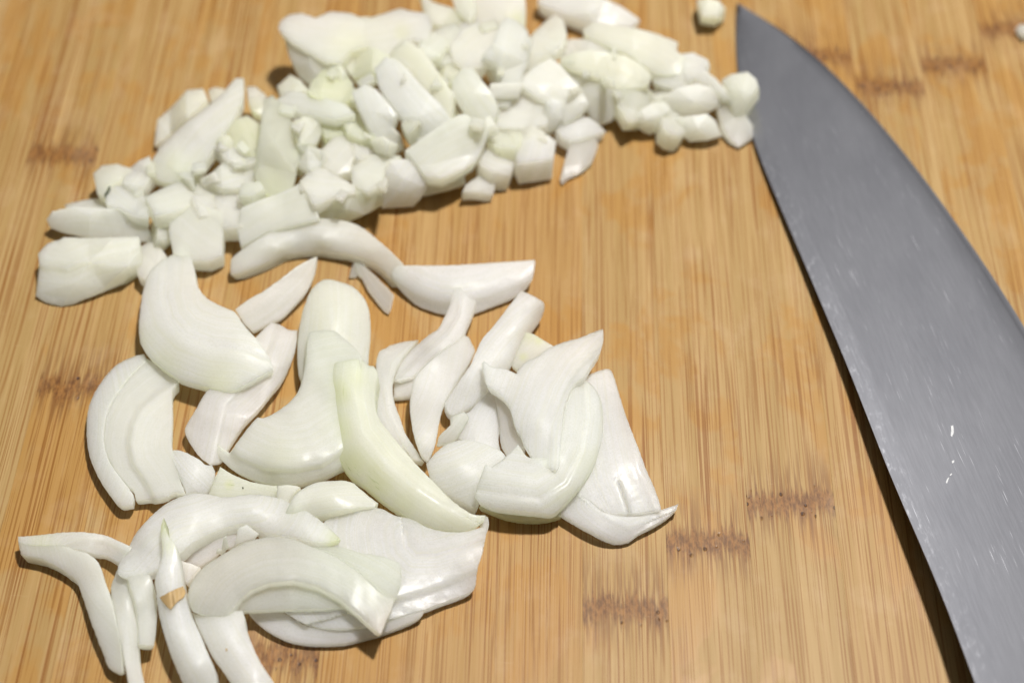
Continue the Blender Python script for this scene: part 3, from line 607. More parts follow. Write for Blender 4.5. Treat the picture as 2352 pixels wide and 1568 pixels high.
sl('F', [(1385,755),(1386,780),(1379,805),(1362,832),(1341,866),(1321,880),(1307,904),(1297,938),(1293,972),(1288,1020),(1284,1070),(1278,1082),(1250,1072),(1225,1055),(1205,1025),(1195,1000),(1184,983),(1177,960),(1170,935),(1153,911),(1130,893),(1117,883),(1110,856),(1107,835),(1112,829),(1130,842),(1157,846),(1186,858),(1190,850),(1210,830),(1235,818),(1253,804),(1273,794),(1300,784),(1328,777),(1350,768)],
   [(1380,765,15),(1330,830,13.8),(1250,850,13.2),(1115,840,13),(1180,900,12),(1240,960,14.2),(1290,950,12.4),(1250,1060,12.5),(1200,1000,11.5)], 3.8, 'split-topped white onion slice with two horns, uppermost at the right of the pile',
   lines=[([(1395,790),(1330,850),(1300,900),(1270,980),(1265,1080)],'step',.5)])
# lower left
sl('Z4', [(1200,700),(1300,620),(1450,540),(1600,505),(1700,520),(1600,640),(1500,660),(1450,710),(1340,785),(1240,745)], [(1200,710,3),(1600,520,4.5),(1450,690,2.5),(1330,770,2)], 2, 'shaded inner onion wall in the hollow of the lower-left arch', warm=.5)
sl('Z4', [(1215,740),(1280,760),(1345,785),(1295,850),(1255,900),(1225,860)], [(1280,780,5.5),(1240,870,4.5)], 3.5, 'small pinkish onion scrap in the gap beside the brown-skinned strip', warm=.7)
sl('Z4', [(120,580),(200,575),(300,565),(420,552),(560,550),(700,570),(800,610),(885,650),(850,700),(810,765),(720,712),(640,700),(560,675),(480,660),(430,640),(300,640),(200,635),(125,620)], [(130,590,5.5),(420,555,5.5),(700,575,6),(860,690,7),(600,630,7),(300,630,6),(650,700,5)], 3.2, 'thin upper prong of the forked onion strips at the far lower left', gt=.05, tint=[(280,600,120,.35)], lines=[([(440,640),(560,600),(700,620),(860,700)],'step',.7)])
sl('Z4', [(122,618),(200,635),(300,640),(430,640),(500,668),(580,690),(650,740),(680,800),(700,870),(730,950),(760,1050),(780,1150),(800,1250),(820,1380),(830,1490),(800,1500),(730,1460),(700,1380),(670,1310),(640,1230),(610,1150),(580,1060),(550,970),(510,880),(440,820),(380,780),(290,735),(210,715),(140,700)],
   [(130,640,5.2),(300,690,5),(600,750,6),(640,1000,5.4),(760,1300,5.2),(800,1490,3.8),(560,1000,3),(690,900,5.8)], 4, 'long bent onion strip leading down from the far lower-left tip', warm=.15, rough=1.3)
sl('Z4', [(800,780),(760,870),(745,940),(760,1050),(790,1200),(820,1340),(840,1450),(860,1564),(875,1700),(1010,1700),(970,1560),(945,1440),(935,1330),(930,1200),(920,1100),(900,1000),(880,900),(870,840)], [(800,830,5),(760,960,4),(840,1000,6.4),(900,1020,5.5),(860,1300,6),(930,1300,4.5),(930,1660,5)], 4.5, 'narrow onion strip running out of the bottom edge, second from the left', warm=.15)
sl('Z4', [(790,830),(800,760),(870,640),(900,580),(960,500),(1040,420),(1100,370),(1180,325),(1290,290),(1400,295),(1500,315),(1700,295),(1850,315),(1930,345),(2080,420),(2200,510),(2290,600),(2150,620),(1950,580),(1800,560),(1700,510),(1610,500),(1500,530),(1400,570),(1300,620),(1220,690),(1150,740),(1050,800),(950,840),(860,850)],
   [(870,640,5),(1100,370,5),(1400,295,5.5),(1700,300,6),(1930,345,6.2),(2280,600,7.5),(1000,600,8.8),(1300,430,9.4),(1700,400,9.4),(2050,510,9),(820,820,7),(1100,750,7),(1400,560,6.6),(1700,500,6.6),(1950,570,7.5)], 4.5, 'arched onion layer bridging the lower left of the pile', lines=[([(860,720),(980,580),(1150,450),(1330,400),(1520,330),(1700,310)],'step',-.5)], tint=[(2260,590,70,.6)])
sl('Z4', [(860,850),(950,830),(1010,840),(1032,900),(1050,980),(1056,1080),(1050,1200),(1035,1310),(990,1312),(930,1300),(930,1200),(920,1080),(900,980),(870,900)], [(900,855,8),(1010,850,8),(1045,1000,5),(950,1000,8.4),(935,1150,6.5),(990,1300,6)], 4, 'short straight onion blade with a square lower end left of the brown-skinned strip')
sl('Z4', [(1290,1090),(1340,1105),(1440,1115),(1510,1115),(1560,1085),(1630,1075),(1645,1130),(1650,1180),(1700,1320),(1760,1440),(1840,1560),(1915,1700),(1640,1700),(1540,1540),(1480,1450),(1420,1370),(1370,1270),(1330,1190)],
   [(1320,1110,6),(1630,1090,7),(1560,1250,9.4),(1650,1230,6.5),(1400,1300,6),(1700,1500,8),(1560,1550,4.5),(1830,1570,5),(1780,1690,7)], 5, 'rounded onion strip with a brown dot running out of the bottom edge', warm=.1)
piece('brown_dot', 'Z4', [(1514,1330),(1524,1328),(1528,1338),(1520,1344),(1514,1340)], [(1520,1336,8.0)], .3, '', None, r=.05, ds=1.2, parent=PLACED[-1][3], mat=M_SKIN)
C33 = [(1100,460,14),(1110,560,13),(1130,680,12.2),(1140,800,11.5),(1150,960,11),(1230,900,9),(1050,960,8.5),(1200,1200,10.5),(1100,1200,6.5),(1290,1150,7.5),(1330,1450,10),(1180,1450,5),(1440,1500,6)]
s33 = sl('Z4', [(1100,450),(1110,510),(1130,570),(1180,640),(1200,720),(1215,800),(1230,900),(1245,960),(1260,1030),(1290,1120),(1340,1230),(1380,1330),(1420,1420),(1450,1500),(1470,1700),(1290,1700),(1200,1500),(1150,1380),(1110,1260),(1080,1150),(1060,1050),(1050,960),(1040,880),(1060,800),(1085,720),(1092,650),(1080,570),(1085,500)],
   C33, 5, 'glossy onion strip with a patch of brown skin and a curled green tip', tint=[(1100,500,90,.75),(1120,640,70,.35)])
zm = sum(c[2] for c in C33)/len(C33)
o = piece('skin_patch', 'Z4', [(1072,988),(1150,945),(1230,912),(1246,945),(1240,980),(1190,1020),(1160,1055),(1145,1072),(1110,1040)], [(x, y, (zm+(z-zm)*.85)*.86+.75) for x, y, z in C33], .35, 'dry brown papery skin patch', None, r=.12, ds=2.0, parent=s33, mat=M_SKIN, lines=[([(1150,940),(1165,1060)],'groove',.25),([(1195,925),(1200,1020)],'groove',.2)])
sl('Z5', [(420,650),(600,650),(750,690),(880,710),(1000,755),(1018,820),(1012,900),(985,990),(930,1000),(800,880),(680,780),(550,700)], [(450,650,9.4),(1000,760,7.5),(1000,950,8),(760,780,9.6)], 3, 'greenish-grey onion layer behind the glassy arch in front', clear=True, gt=.12)
sl('Z5', [(-415,950),(-390,880),(-320,790),(-210,715),(-80,640),(50,595),(180,578),(300,600),(420,650),(550,700),(680,780),(800,880),(900,970),(975,1000),(950,1080),(930,1120),(880,1240),(800,1170),(720,1100),(640,1062),(500,1066),(300,1070),(170,1070),(-40,1080),(-90,1085),(-170,1115),(-240,1115),(-340,1100),(-390,1075),(-415,1000)],
   [(-400,950,9.5),(-300,1090,7.5),(-100,760,11.5),(180,600,10.5),(400,780,12.2),(180,800,12.6),(700,900,11),(880,1220,8.5),(960,1010,9),(300,1050,10)], 3, 'big glassy onion arch with a bright wet glint, frontmost on the pile', clear=True, gt=.06,
   lines=[([(-130,1120),(-60,1010),(20,950),(130,905),(300,892),(450,930),(600,1010),(740,1130)],'step',2.2)])
sl('Z4', [(1450,690),(1460,660),(1490,665),(1500,590),(1520,570),(1535,640),(1540,655),(1490,705)], [(1460,680,6),(1515,580,9.5),(1530,650,6.5)], 1.0, 'tiny upright onion shred in the hollow behind the glassy arch', clear=True, r=.3, ds=2)
sl('Z4', [(1600,520),(1660,500),(1740,560),(1700,600),(1620,625),(1575,645)], [(1620,520,8.6),(1740,560,7.5),(1590,640,6)], 1.5, 'little onion fin leaning out of the hollow behind the glassy arch', r=.4)

# ---- the diced heap
exec(r'''
di('T1', [(1050,960),(1070,800),(1150,730),(1250,620),(1350,610),(1370,670),(1250,780),(1150,880)], 6, 4, 'blurred pinkish onion petal at the left rear of the heap', warm=.9)
di('T1', [(635,1170),(690,1120),(780,1110),(870,1140),(800,1210),(740,1240),(700,1310),(660,1290)], 8, 6, 'pale onion chunk at the left end above the dark-specked one')
o_ = di('T1', [(735,1255),(780,1210),(850,1230),(930,1280),(990,1360),(980,1460),(900,1440),(800,1390),(720,1350)], 9, 5, 'white onion chunk with a dark green speck at the left end of the heap', warm=.1)
piece('dark_speck', 'T1', [(735,1245),(742,1255),(722,1300),(704,1325),(700,1312),(718,1280)], [(720,1285,9.2)], .6, '', None, r=.1, ds=1.6, parent=o_, mat=M_SPECK)
di('T1', [(345,1480),(380,1430),(500,1400),(700,1410),(850,1420),(900,1460),(960,1530),(1015,1605),(900,1615),(780,1600),(600,1590),(450,1560),(370,1530)], [(350,1480,5),(600,1460,8),(860,1440,7.5),(1010,1600,4),(600,1580,4)], 4.5, 'pointed smooth onion petal lying at the far left of the heap', warm=.1)
di('Z1', [(450,30),(560,5),(660,-10),(760,20),(730,70),(560,68),(470,60)], 4, 3.5, 'dim onion edge behind the pointed petal at the far left', warm=.3)
di('Z1', [(285,370),(340,310),(450,270),(600,275),(750,270),(900,265),(910,350),(920,440),(880,500),(800,540),(700,590),(580,640),(500,680),(430,695),(330,670),(270,630),(280,550),(290,450)], [(300,400,6),(600,290,6.5),(900,280,8),(600,420,9),(850,450,8.5),(500,560,6.5),(430,690,2),(700,590,3.5),(280,620,3),(880,500,4)], 5, 'fluted fan-shaped onion piece, leftmost and lowest of the heap', warm=.1, lines=[([(280,450),(450,475),(620,400),(920,330)],'step',.9)], rough=1.6)
di('Z1', [(920,340),(1000,290),(1050,300),(1080,340),(1110,380),(1050,430),(1000,480),(970,525),(930,490),(925,430)], 4.5, 4, 'small pinkish onion chip right of the fluted piece', warm=.9)
di('T1', [(1060,1440),(1150,1430),(1165,1600),(1120,1640),(1070,1600)], 6, 5, 'narrow onion chunk left of the soft-edged cube in the front row')
di('T1', [(1160,1430),(1250,1400),(1400,1410),(1480,1440),(1482,1540),(1480,1700),(1400,1740),(1280,1730),(1180,1700),(1150,1560)], [(1170,1430,8.5),(1470,1440,8.7),(1180,1640,6.6),(1475,1650,6.4)], 6, 'soft-edged onion cube hanging lowest at the front left of the heap', warm=.3)
di('T1', [(1000,1320),(1150,1250),(1300,1190),(1400,1200),(1480,1260),(1420,1330),(1300,1370),(1150,1420),(1060,1440)], 9, 7, 'long low onion piece in the front left slope of the heap')
di('T1', [(1400,1330),(1550,1300),(1680,1330),(1660,1400),(1620,1515),(1500,1520),(1480,1430)], 8, 7.5, 'onion chunk between the soft-edged cube and the broad square block')
di('T1', [(1640,1400),(1760,1350),(1900,1300),(2020,1240),(2090,1340),(2120,1470),(1950,1510),(1800,1550),(1640,1640),(1615,1540)], [(1650,1420,10),(2030,1250,12),(2110,1460,8.5),(1640,1600,6.8),(1900,1500,8)], 7, 'broad square onion block in the front row of the heap', warm=.1)
di('T1', [(1040,1080),(1100,980),(1180,900),(1260,830),(1350,760),(1450,680),(1560,560),(1610,560),(1605,680),(1560,790),(1480,900),(1420,1000),(1360,1080),(1260,1180),(1150,1200),(1020,1160)], [(1050,1100,8),(1590,570,14.5),(1300,850,12),(1400,1000,11),(1200,1180,9)], 6, 'long onion wedge rising to a point at the left of the heap', tint=[(1180,1150,180,0.3),(1330,1050,90,0.21)])
di('T1', [(870,1140),(930,1090),(1000,1060),(1015,1170),(960,1240),(900,1280),(830,1220)], 9, 6, 'onion chunk at the foot of the long pointed wedge')
di('T1', [(1400,610),(1440,590),(1500,600),(1480,660),(1420,680)], 7, 4, 'small onion tip behind the long pointed wedge', warm=.7)
di('T1', [(1400,1200),(1490,1110),(1600,1050),(1700,1080),(1720,1180),(1640,1260),(1500,1255)], 10.5, 6, 'onion chunk left of the grey upright piece, near its foot')
di('T1', [(1430,980),(1540,960),(1640,1010),(1720,1060),(1650,1100),(1540,1065)], 11.5, 5, 'flat onion flake under the yellow core chunk')
di('T1', [(1560,820),(1660,790),(1750,850),(1760,980),(1720,1050),(1600,1020),(1520,960)], 12, 5, 'yellow onion core chunk left of the grey upright piece', gt=.45)
di('T1', [(1665,590),(1720,590),(1780,640),(1800,700),(1770,770),(1700,740),(1670,660)], 10, 4, 'small upright onion tip left of the large rear leaf', warm=.6, tint=[(1700,750,90,0.42)])
di('T1', [(1780,700),(1830,670),(1880,720),(1940,800),(1980,900),(1990,1000),(1980,1150),(1950,1260),(1850,1290),(1750,1260),(1720,1150),(1740,1000),(1760,850)], [(1830,690,17),(1850,950,15.5),(1850,1280,11),(1970,950,13),(1740,1100,12)], 4, 'grey upright onion leaf in the left half of the heap', clear=True, tint=[(1820,1240,180,0.45),(1780,1150,75,0.24)])
di('T2', [(350,1220),(420,1150),(500,1140),(600,1200),(690,1250),(690,1290),(560,1320),(440,1370),(390,1290)], 12, 6, 'onion chunk above the wide front chunk, left of centre')
di('T2', [(440,1370),(560,1320),(700,1290),(800,1300),(880,1330),(870,1380),(760,1440),(640,1490),(520,1482),(450,1440)], [(450,1370,8.5),(700,1310,10),(870,1350,8),(650,1400,8.5),(620,1480,4.5),(770,1440,5)], 7, 'wide shallow onion chunk in the middle of the front row', warm=.4)
di('T2', [(690,1130),(760,1060),(900,1040),(1000,1060),(900,1130),(885,1240),(800,1285),(700,1240)], 12, 6, 'onion piece above the block with a straight lower edge', warm=.5)
di('T2', [(890,1140),(950,1090),(1080,1080),(1160,1120),(1170,1250),(1130,1330),(1090,1375),(900,1385),(883,1250)], [(900,1140,11),(1150,1130,10.5),(1030,1200,10.5),(1160,1250,8),(1020,1290,7.5),(905,1378,3),(1085,1368,3)], 7, 'blocky onion chunk with a straight lower edge resting on the wood, mid front', warm=.45)
di('T2', [(1170,1160),(1300,1180),(1420,1130),(1435,1230),(1350,1270),(1180,1312)], [(1180,1170,8),(1410,1150,8),(1300,1230,6),(1190,1305,3)], 6, 'shaded onion chunk under the large bent chunk of the front row', warm=.3)
di('T2', [(1455,1245),(1540,1185),(1650,1150),(1652,1220),(1625,1300),(1540,1282),(1440,1282)], 4, 3.5, 'flat three-sided onion chip lying on the wood at mid front', warm=.5)
di('T2', [(1545,1060),(1600,980),(1700,1000),(1770,1030),(1762,1110),(1740,1170),(1640,1152),(1560,1100)], 7, 6.5, 'pinkish onion chunk left of the lone cube in the front row', warm=.8)
di('T2', [(1790,1000),(1830,950),(1900,930),(1990,920),(2045,960),(2030,1070),(2018,1190),(1900,1208),(1815,1220),(1800,1100)], [(1800,1000,9),(1990,930,9.5),(2035,1060,8.5),(1810,1095,8.8),(1920,1085,9),(2015,1185,2.5),(1820,1212,2.5),(1920,1150,5.5)], 8, 'neat onion cube at the front right of the heap', warm=.25, r=.6)
di('T2', [(1810,950),(1815,880),(1900,850),(1970,890),(1985,935),(1890,935)], 9.5, 5, 'pinkish onion scrap behind the neat cube', warm=.9)
di('T3', [(480,950),(540,930),(640,925),(645,1000),(610,1090),(540,1150),(460,1190),(425,1230),(415,1190),(440,1090)], [(500,950,4),(630,940,3),(540,1060,3),(425,1220,1.2)], 2.5, 'flat glassy onion chip pointing down at the front right of the heap', clear=True, warm=.7)
di('T3', [(390,870),(450,820),(530,790),(600,800),(650,840),(695,882),(620,910),(540,930),(470,937),(420,905)], 5.5, 4.5, 'white lens-shaped onion piece at the front right of the heap', warm=.2)
di('T3', [(310,685),(360,675),(412,690),(412,790),(360,850),(315,887),(306,800)], [(320,690,12),(405,695,12),(360,760,10.5),(318,880,6)], 4.5, 'small bright upright onion chip above the lens-shaped piece', warm=.05)
di('T2', [(1600,890),(1700,860),(1810,870),(1818,930),(1780,990),(1680,985),(1600,940)], 8.5, 7, 'small onion cube right of the large bent front chunk', warm=.4)
di('T2', [(1640,720),(1780,670),(1850,610),(1930,650),(1990,720),(1985,835),(1850,855),(1700,855),(1630,835)], 9.5, 8, 'onion block left of the small bright upright chip', warm=.6)
di('T2', [(1070,1010),(1180,930),(1300,850),(1400,790),(1440,785),(1520,840),(1585,900),(1550,990),(1500,1080),(1420,1130),(1300,1182),(1200,1170),(1150,1110)], [(1080,1010,14),(1400,795,17.5),(1580,900,14),(1190,1110,11.8),(1480,1040,11.8)], 8, 'large bent onion chunk of the front row, centre right', warm=.05, gt=.1)
di('T2', [(490,1010),(570,930),(680,920),(760,960),(690,1040),(675,1140),(580,1165),(500,1110)], 13, 6, 'warm white onion chunk low on the heap left of centre', warm=.8)
di('T2', [(700,970),(780,920),(860,960),(890,1030),(800,1060),(720,1060)], 12.5, 5, 'small onion chunk under the twin slanted blocks', warm=.7)
di('T2', [(300,1020),(380,980),(470,1010),(470,1090),(400,1140),(320,1110)], 13, 6, 'rounded onion chunk right of the grey upright leaf, near its foot')
di('T2', [(290,850),(360,790),(440,800),(480,880),(440,965),(340,960)], 14.5, 6, 'rounded onion chunk right of the grey upright leaf, halfway up', gt=.15)
di('T2', [(480,830),(590,790),(660,850),(620,910),(510,925)], 13, 5, 'yellow-green onion core piece in a dip of the heap', gt=.42, tint=[(640,830,60,0.54)])
di('T2', [(610,790),(700,740),(790,830),(840,925),(740,925),(660,880)], 14, 5, 'pale yellow onion piece left of the slanted block', gt=.38)
di('T2', [(700,640),(780,590),(850,620),(920,700),(980,780),(950,850),(1000,900),(1015,960),(940,1005),(880,1035),(850,960),(790,840),(740,740)], [(780,600,19),(960,780,18),(830,750,18.5),(900,1020,11),(1000,940,12)], 6, 'slanted smooth onion block left of the brightest block', warm=.05)
di('T2', [(960,400),(990,330),(1060,290),(1150,350),(1230,450),(1290,540),(1350,620),(1345,720),(1335,800),(1270,720),(1140,580),(1000,440)], [(1040,310,20),(1340,640,18),(1150,480,19.5),(1330,780,15)], 6, 'greenish slanted onion block behind the brightest block', gt=.2)
di('T2', [(860,480),(930,410),(1000,430),(1070,500),(1140,580),(1200,640),(1280,720),(1330,800),(1290,860),(1200,910),(1130,935),(1080,860),(1020,770),(950,680),(880,580)], [(930,430,21),(1200,660,21.5),(1000,600,20.5),(1310,810,17),(1130,920,14.5),(1130,780,19.5)], 8, 'brightest long onion block on the crest of the heap', warm=0, gt=.02)
di('T2', [(1310,820),(1370,700),(1420,780),(1390,800)], 12, 6, 'small onion corner in the dark gap right of the brightest block', warm=.8)
di('T2', [(1365,560),(1430,480),(1500,480),(1560,560),(1620,640),(1658,720),(1630,800),(1560,840),(1490,790),(1430,720),(1370,630)], [(1430,500,18.5),(1640,720,16),(1500,620,18.5),(1550,830,13)], 6, 'oblong onion block right of the brightest block', warm=.05)
di('T2', [(1250,450),(1330,420),(1400,470),(1370,555),(1290,540)], 15, 5, 'small cream onion core piece behind the oblong block', gt=.3, warm=.3)
di('T2', [(190,680),(280,620),(400,640),(520,670),(620,700),(680,760),(560,792),(400,765),(260,730)], 16.5, 5, 'boat-shaped white onion piece right of the grey upright leaf', warm=0)
di('T2', [(190,580),(270,510),(330,540),(380,600),(280,640),(210,640)], 12, 6, 'onion chunk under the large rear leaf at its left', gt=.15)
di('T2', [(430,540),(520,460),(620,480),(680,560),(690,640),(600,690),(480,660),(400,610)], 16, 5, 'yellow onion core chunk under the large rear leaf', gt=.45)
di('T2', [(640,440),(720,370),(830,330),(920,380),(905,440),(820,490),(790,540),(700,520)], 17, 6, 'pale green onion chunk right of the yellow core chunk', gt=.38)
di('T2', [(240,190),(300,265),(420,330),(540,390),(620,470),(600,560),(520,600),(400,560),(330,500),(290,420),(260,330)], [(250,200,17),(540,400,17),(340,500,12),(500,590,13),(400,430,15.5)], 5, 'shaded lower wall of the large rear leaf at the back left', gt=.08, warm=.2)
di('T2', [(236,190),(250,150),(300,110),(380,100),(460,130),(560,90),(680,100),(760,140),(860,110),(980,70),(1060,90),(1150,100),(1180,180),(1150,280),(1050,260),(950,330),(880,380),(780,300),(680,330),(620,400),(520,390),(400,320),(300,255)], [(250,190,17.5),(380,110,18),(680,110,17),(980,80,17),(1150,180,17.5),(880,370,17.5),(600,390,18),(600,240,19)], 5, 'large wavy onion leaf at the back left of the heap', tint=[(680,300,165,0.3),(1020,220,75,0.36),(850,220,240,0.15)], rough=1.5)
di('T2', [(1150,290),(1240,210),(1360,170),(1440,210),(1340,285),(1280,370),(1220,410),(1150,350)], 17, 5, 'small slanted onion stick in the rear of the heap', gt=.2)
di('T2', [(1350,310),(1420,210),(1520,160),(1640,190),(1660,260),(1620,340),(1560,430),(1450,450),(1380,400)], 17, 7, 'rounded beige onion chunk in the rear of the heap', warm=.6, gt=.1)
di('T2', [(1150,-60),(1230,20),(1360,60),(1440,130),(1380,160),(1290,170),(1220,140),(1180,60)], 13, 5, 'onion petal cut by the top edge at the rear of the heap', tint=[(1380,140,90,0.36)])
di('T2', [(1340,-70),(1490,-70),(1500,60),(1470,130),(1390,70)], 14, 5, 'thin onion fin at the top edge between two petals', gt=.2)
di('T2', [(1470,-90),(1820,-90),(1835,60),(1825,175),(1760,180),(1690,150),(1620,190),(1540,150),(1460,60)], 14.5, 6, 'large beige onion petal cut by the top edge of the photo', warm=.4, tint=[(1800,140,75,0.48)])
di('T2', [(1840,330),(1900,240),(1970,170),(2040,110),(2090,140),(2112,220),(2090,300),(2000,370),(1900,445),(1830,455)], 14.5, 5, 'slanted cream onion stick at the rear right of the bright column', gt=.15, warm=.3)
di('T2', [(1580,380),(1640,300),(1680,200),(1720,140),(1780,160),(1850,220),(1882,300),(1855,420),(1815,530),(1790,610),(1740,695),(1680,690),(1645,600),(1680,480),(1650,420)], [(1730,150,20),(1870,300,17),(1720,350,20.5),(1720,680,12),(1650,420,18)], 6, 'bright wet onion column right of centre in the heap', warm=0)
di('T3', [(150,545),(250,460),(340,410),(400,450),(460,520),(520,590),(578,690),(540,745),(450,805),(420,830),(415,690),(310,680),(230,630),(160,575)], [(250,470,14.5),(400,460,14),(570,690,10),(430,810,7.5),(350,580,13),(180,560,13.5)], 7, 'five-sided matte onion chunk in the right half of the heap', warm=.3, gt=.1)
di('T3', [(450,460),(640,520),(800,580),(835,640),(790,720),(740,800),(665,832),(620,780),(580,700),(530,600)], [(470,470,12.5),(800,600,10),(670,825,3.5),(650,650,9)], 7, 'shaded onion chunk under the long cream slab on the right', warm=.3, gt=.05)
di('T3', [(430,410),(520,360),(620,345),(720,365),(830,385),(930,440),(992,510),(982,555),(920,582),(800,592),(740,560),(640,520),(540,480),(450,450)], [(440,410,14.5),(700,370,15.5),(980,520,12),(760,550,11.5),(650,440,15)], 6, 'long cream onion slab below the whitest slab at the right', gt=.2)
di('T3', [(440,400),(420,300),(480,270),(600,270),(700,320),(800,370),(700,360),(600,345),(520,360)], 13, 5, 'shadowed onion chunk behind the long cream slab', gt=.1, warm=.3)
di('T3', [(590,210),(650,160),(760,180),(900,200),(1050,240),(1175,290),(1165,340),(1200,370),(1245,420),(1235,480),(1110,490),(1020,470),(950,420),(860,350),(760,320),(680,280),(605,245)], [(600,210,15),(900,210,16.5),(1170,300,13.5),(900,330,15.5),(1100,470,11),(1230,460,10.5)], 6, 'whitest glossy onion slab at the rear right of the heap', warm=0)
di('T3', [(1200,380),(1300,370),(1390,415),(1400,450),(1365,475),(1440,530),(1500,600),(1530,660),(1485,650),(1400,565),(1310,520),(1250,560),(1250,605),(1150,585),(1050,545),(1060,500),(1170,490),(1230,480)], 10, 6, 'crooked white onion piece at the right end of the heap', warm=.1)
di('T3', [(1000,640),(1050,590),(1160,600),(1080,690),(1030,680)], 6, 5, 'small onion chip in the gap at the right of the heap')
di('T3', [(1120,650),(1200,600),(1320,575),(1400,595),(1450,650),(1462,710),(1400,745),(1310,778),(1200,782),(1160,730),(1105,700)], [(1130,660,8),(1320,590,10),(1450,690,6),(1300,680,9.5),(1300,775,3.5)], 7, 'smooth egg-shaped onion chunk left of the knife tip', warm=.5)
di('T3', [(800,690),(830,600),(900,580),(980,575),(1025,650),(1000,705),(950,745),(960,805),(870,805)], 8.5, 7, 'onion chunk between the shaded chunk and the egg-shaped one', warm=.5)
di('T3', [(860,800),(960,740),(1020,700),(1100,700),(1140,740),(1100,790),(1100,860),(1005,897),(940,860)], [(880,800,6.5),(1020,710,9),(1090,760,8),(1005,890,2.5),(980,800,7.5)], 6.5, 'onion chunk with a sharp lower corner left of the bright chip', warm=.45)
di('T3', [(1090,720),(1130,700),(1170,740),(1230,800),(1240,880),(1215,910),(1150,890),(1100,850)], 6.5, 6, 'onion chunk just left of the brightest low chip', warm=.45)
di('T3', [(1200,800),(1300,785),(1390,775),(1440,820),(1475,910),(1400,930),(1280,947),(1230,890)], [(1210,800,6.5),(1430,800,7),(1330,860,7),(1470,905,3.5),(1280,940,3)], 5, 'brightest low onion chip near the knife tip', warm=0)
di('T3', [(1470,720),(1540,670),(1580,740),(1640,770),(1690,850),(1685,920),(1605,978),(1550,930),(1500,850)], [(1480,720,4.5),(1680,880,2.5),(1600,970,1.5),(1560,800,4.5)], 3.5, 'grey see-through onion chip leaning against the knife spine', clear=True, warm=.8)
di('T3', [(1500,545),(1560,510),(1660,495),(1712,540),(1727,590),(1690,640),(1650,705),(1590,765),(1560,700),(1540,610)], [(1510,550,9),(1660,500,11),(1720,590,10),(1590,750,6),(1620,600,11)], 6, 'onion chunk leaning over the knife spine near the tip', warm=.3, gt=.1)
di('T3', [(285,20),(300,-50),(600,-70),(700,0),(800,50),(860,90),(912,130),(860,178),(760,178),(640,162),(590,152),(450,92),(330,47)], [(300,20,6),(600,-60,8),(900,130,4.5),(600,80,8),(590,150,5.5)], 5, 'long white onion piece lying alone at the top edge behind the heap', warm=0, group='loose onion bits on the board')
di('T3', [(1337,8),(1405,-4),(1468,14),(1506,58),(1499,134),(1440,170),(1352,154)], [(1342,14,6.6),(1496,60,6.4),(1470,112,6.3),(1356,108,6.4),(1360,148,2.4),(1440,164,2.2),(1494,132,2.8)], 6, 'lone onion cube on the wood left of the knife tip', group='loose onion bits on the board', warm=.2)
di('F', [(2334,66),(2345,57),(2362,60),(2366,74),(2350,82),(2338,78)], 2.5, 2.3, 'tiny onion crumb on the wood at the right edge', group='loose onion bits on the board')
''')

# ---- small dice that show through the gaps of the heap and chips that lie on it
HEAP = np.array([(235,440),(345,350),(440,240),(640,200),(670,90),(800,40),(1000,10),(1190,30),(1290,60),(1400,90),(1540,130),(1650,180),(1700,200),(1640,260),(1500,270),(1350,280),(1250,320),(1150,370),(1000,420),(800,490),(560,520),(390,520),(300,490)], float)
HID = set([3, 5, 10, 11, 14, 18, 19, 20, 21, 22, 23, 24, 33, 34, 35, 36, 38, 46, 48, 49, 51, 54, 62, 63, 66, 67, 68, 71, 78, 83, 85, 89, 90, 93, 94, 97, 99, 102, 104, 105, 107, 109, 112, 113, 116, 117, 122, 124, 126, 128, 132, 135, 137, 138, 139, 145, 146, 148, 150, 152, 157, 159, 160, 166, 167, 168, 170, 174, 176, 180, 181, 182, 184, 185, 187, 282, 325, 329, 336, 352, 457, 491, 533])
fr = np.random.default_rng(5)
FILLS = []
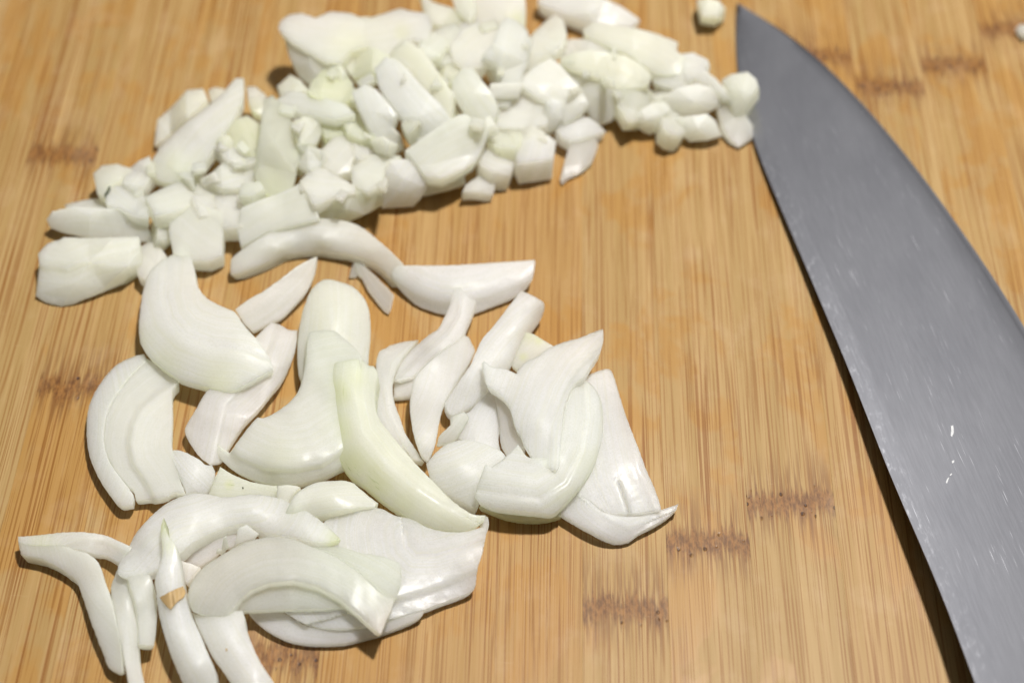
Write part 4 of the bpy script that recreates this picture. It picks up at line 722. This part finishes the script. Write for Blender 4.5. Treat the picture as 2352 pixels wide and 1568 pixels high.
def fillers():
    tops = []
    done = [p for p in PLACED if p[3].get('category') == 'onion']
    for i in range(560):
        top = i >= 190
        u = fr.uniform(240, 1690); v = fr.uniform(20, 520); rr = fr.uniform(8, 13) if top else fr.uniform(15, 27); k = 4 if top else int(fr.integers(4, 6))
        a0 = fr.uniform(0, 6.28); rad = fr.uniform(.7, 1.3, k); st = fr.uniform(1, 1.9); dirn = fr.uniform(0, 3.14)
        q = np.array([[u, v]])
        if not inside(q, HEAP)[0]: continue
        edge = seg_dist(q, HEAP, np.roll(HEAP, -1, 0))[0][0]
        hs_ = [H for (O, H, t, o) in done if O[:, 0].min() < u < O[:, 0].max() and O[:, 1].min() < v < O[:, 1].max() and inside(q, O)[0]]
        if edge < 20: continue
        if top:
            if not hs_: continue
            if min(np.hypot(u-a, v-b_) for a, b_ in tops+[(0, 0)]) < 34: continue
            if min(np.hypot(O[:, 0]-u, O[:, 1]-v).min() for (O, H, t, o) in done) > 4.5: continue
            tops.append((u, v))
            H = max(hs_)+fr.uniform(.2, .8)
        else:
            H = max(2.5, min(hs_)-2.2) if hs_ else 3.5+min(9, edge*.11)
        pts = []
        for j in range(k):
            x = rr*rad[j]*math.cos(a0+6.283*j/k)*st; y = rr*rad[j]*math.sin(a0+6.283*j/k)
            if top:
                cx_, cy_ = ((1, 1), (1, -1), (-1, -1), (-1, 1))[j]; x = rr*st*(cx_+.25*(rad[j]-1)+.25*cy_*(rad[0]-1)); y = rr*(cy_+.3*(rad[j]-1))
            pts.append((u+x*math.cos(dirn)-y*math.sin(dirn), v+.8*(x*math.sin(dirn)+y*math.cos(dirn))))
        if i in HID: continue
        if top: di('F', pts, float(H), fr.uniform(1.8, 3.2), 'small onion chip lying loose on top of the heap', group='small chips on top of the heap', ds=3, r=.12, crease=0, grow=1.0)
        else: di('F', pts, float(H), min(6.0, float(H)), 'onion dice half buried among the larger pieces of the heap', group='half-buried onion dice inside the heap', ds=5)
        FILLS.append((PLACED[-1][3], u, v, top, i))
fillers()
def word_fillers():
    """Each small piece is named by the nearest larger piece with a look of its own."""
    cand = []
    for O, H, t, o in PLACED:
        if o.get('group') != G2: continue
        ph = o['label']
        for cut in (' left of ', ' right of ', ' in a ', ' at the ', ' of the ', ' in the ', ' on the ', ' near the ', ' cut by ', ' lying ', ' leaning ', ' halfway', ', ', ' low on '):
            ph = ph.split(cut)[0]
        if 4 <= len(ph.split()) <= 10: cand.append((ph, O.mean(0)))
    names = [c[0] for c in cand]; cand = [c for c in cand if names.count(c[0]) == 1]
    used = set()
    for o, u, v, top, _ in FILLS:
        for ph, c in sorted(cand, key=lambda c: np.hypot(c[1][0]-u, c[1][1]-v)):
            dx, dy = u-c[0], v-c[1]
            d = ('just right of' if dx > 0 else 'just left of') if abs(dx) > abs(dy)*1.2 else ('in front of' if dy > 0 else 'behind')
            lab = ('loose onion chip ' if top else 'half-buried onion dice ')+d+' the '+ph
            if lab not in used and len(lab.split()) <= 16:
                used.add(lab); o['label'] = lab; break
word_fillers()
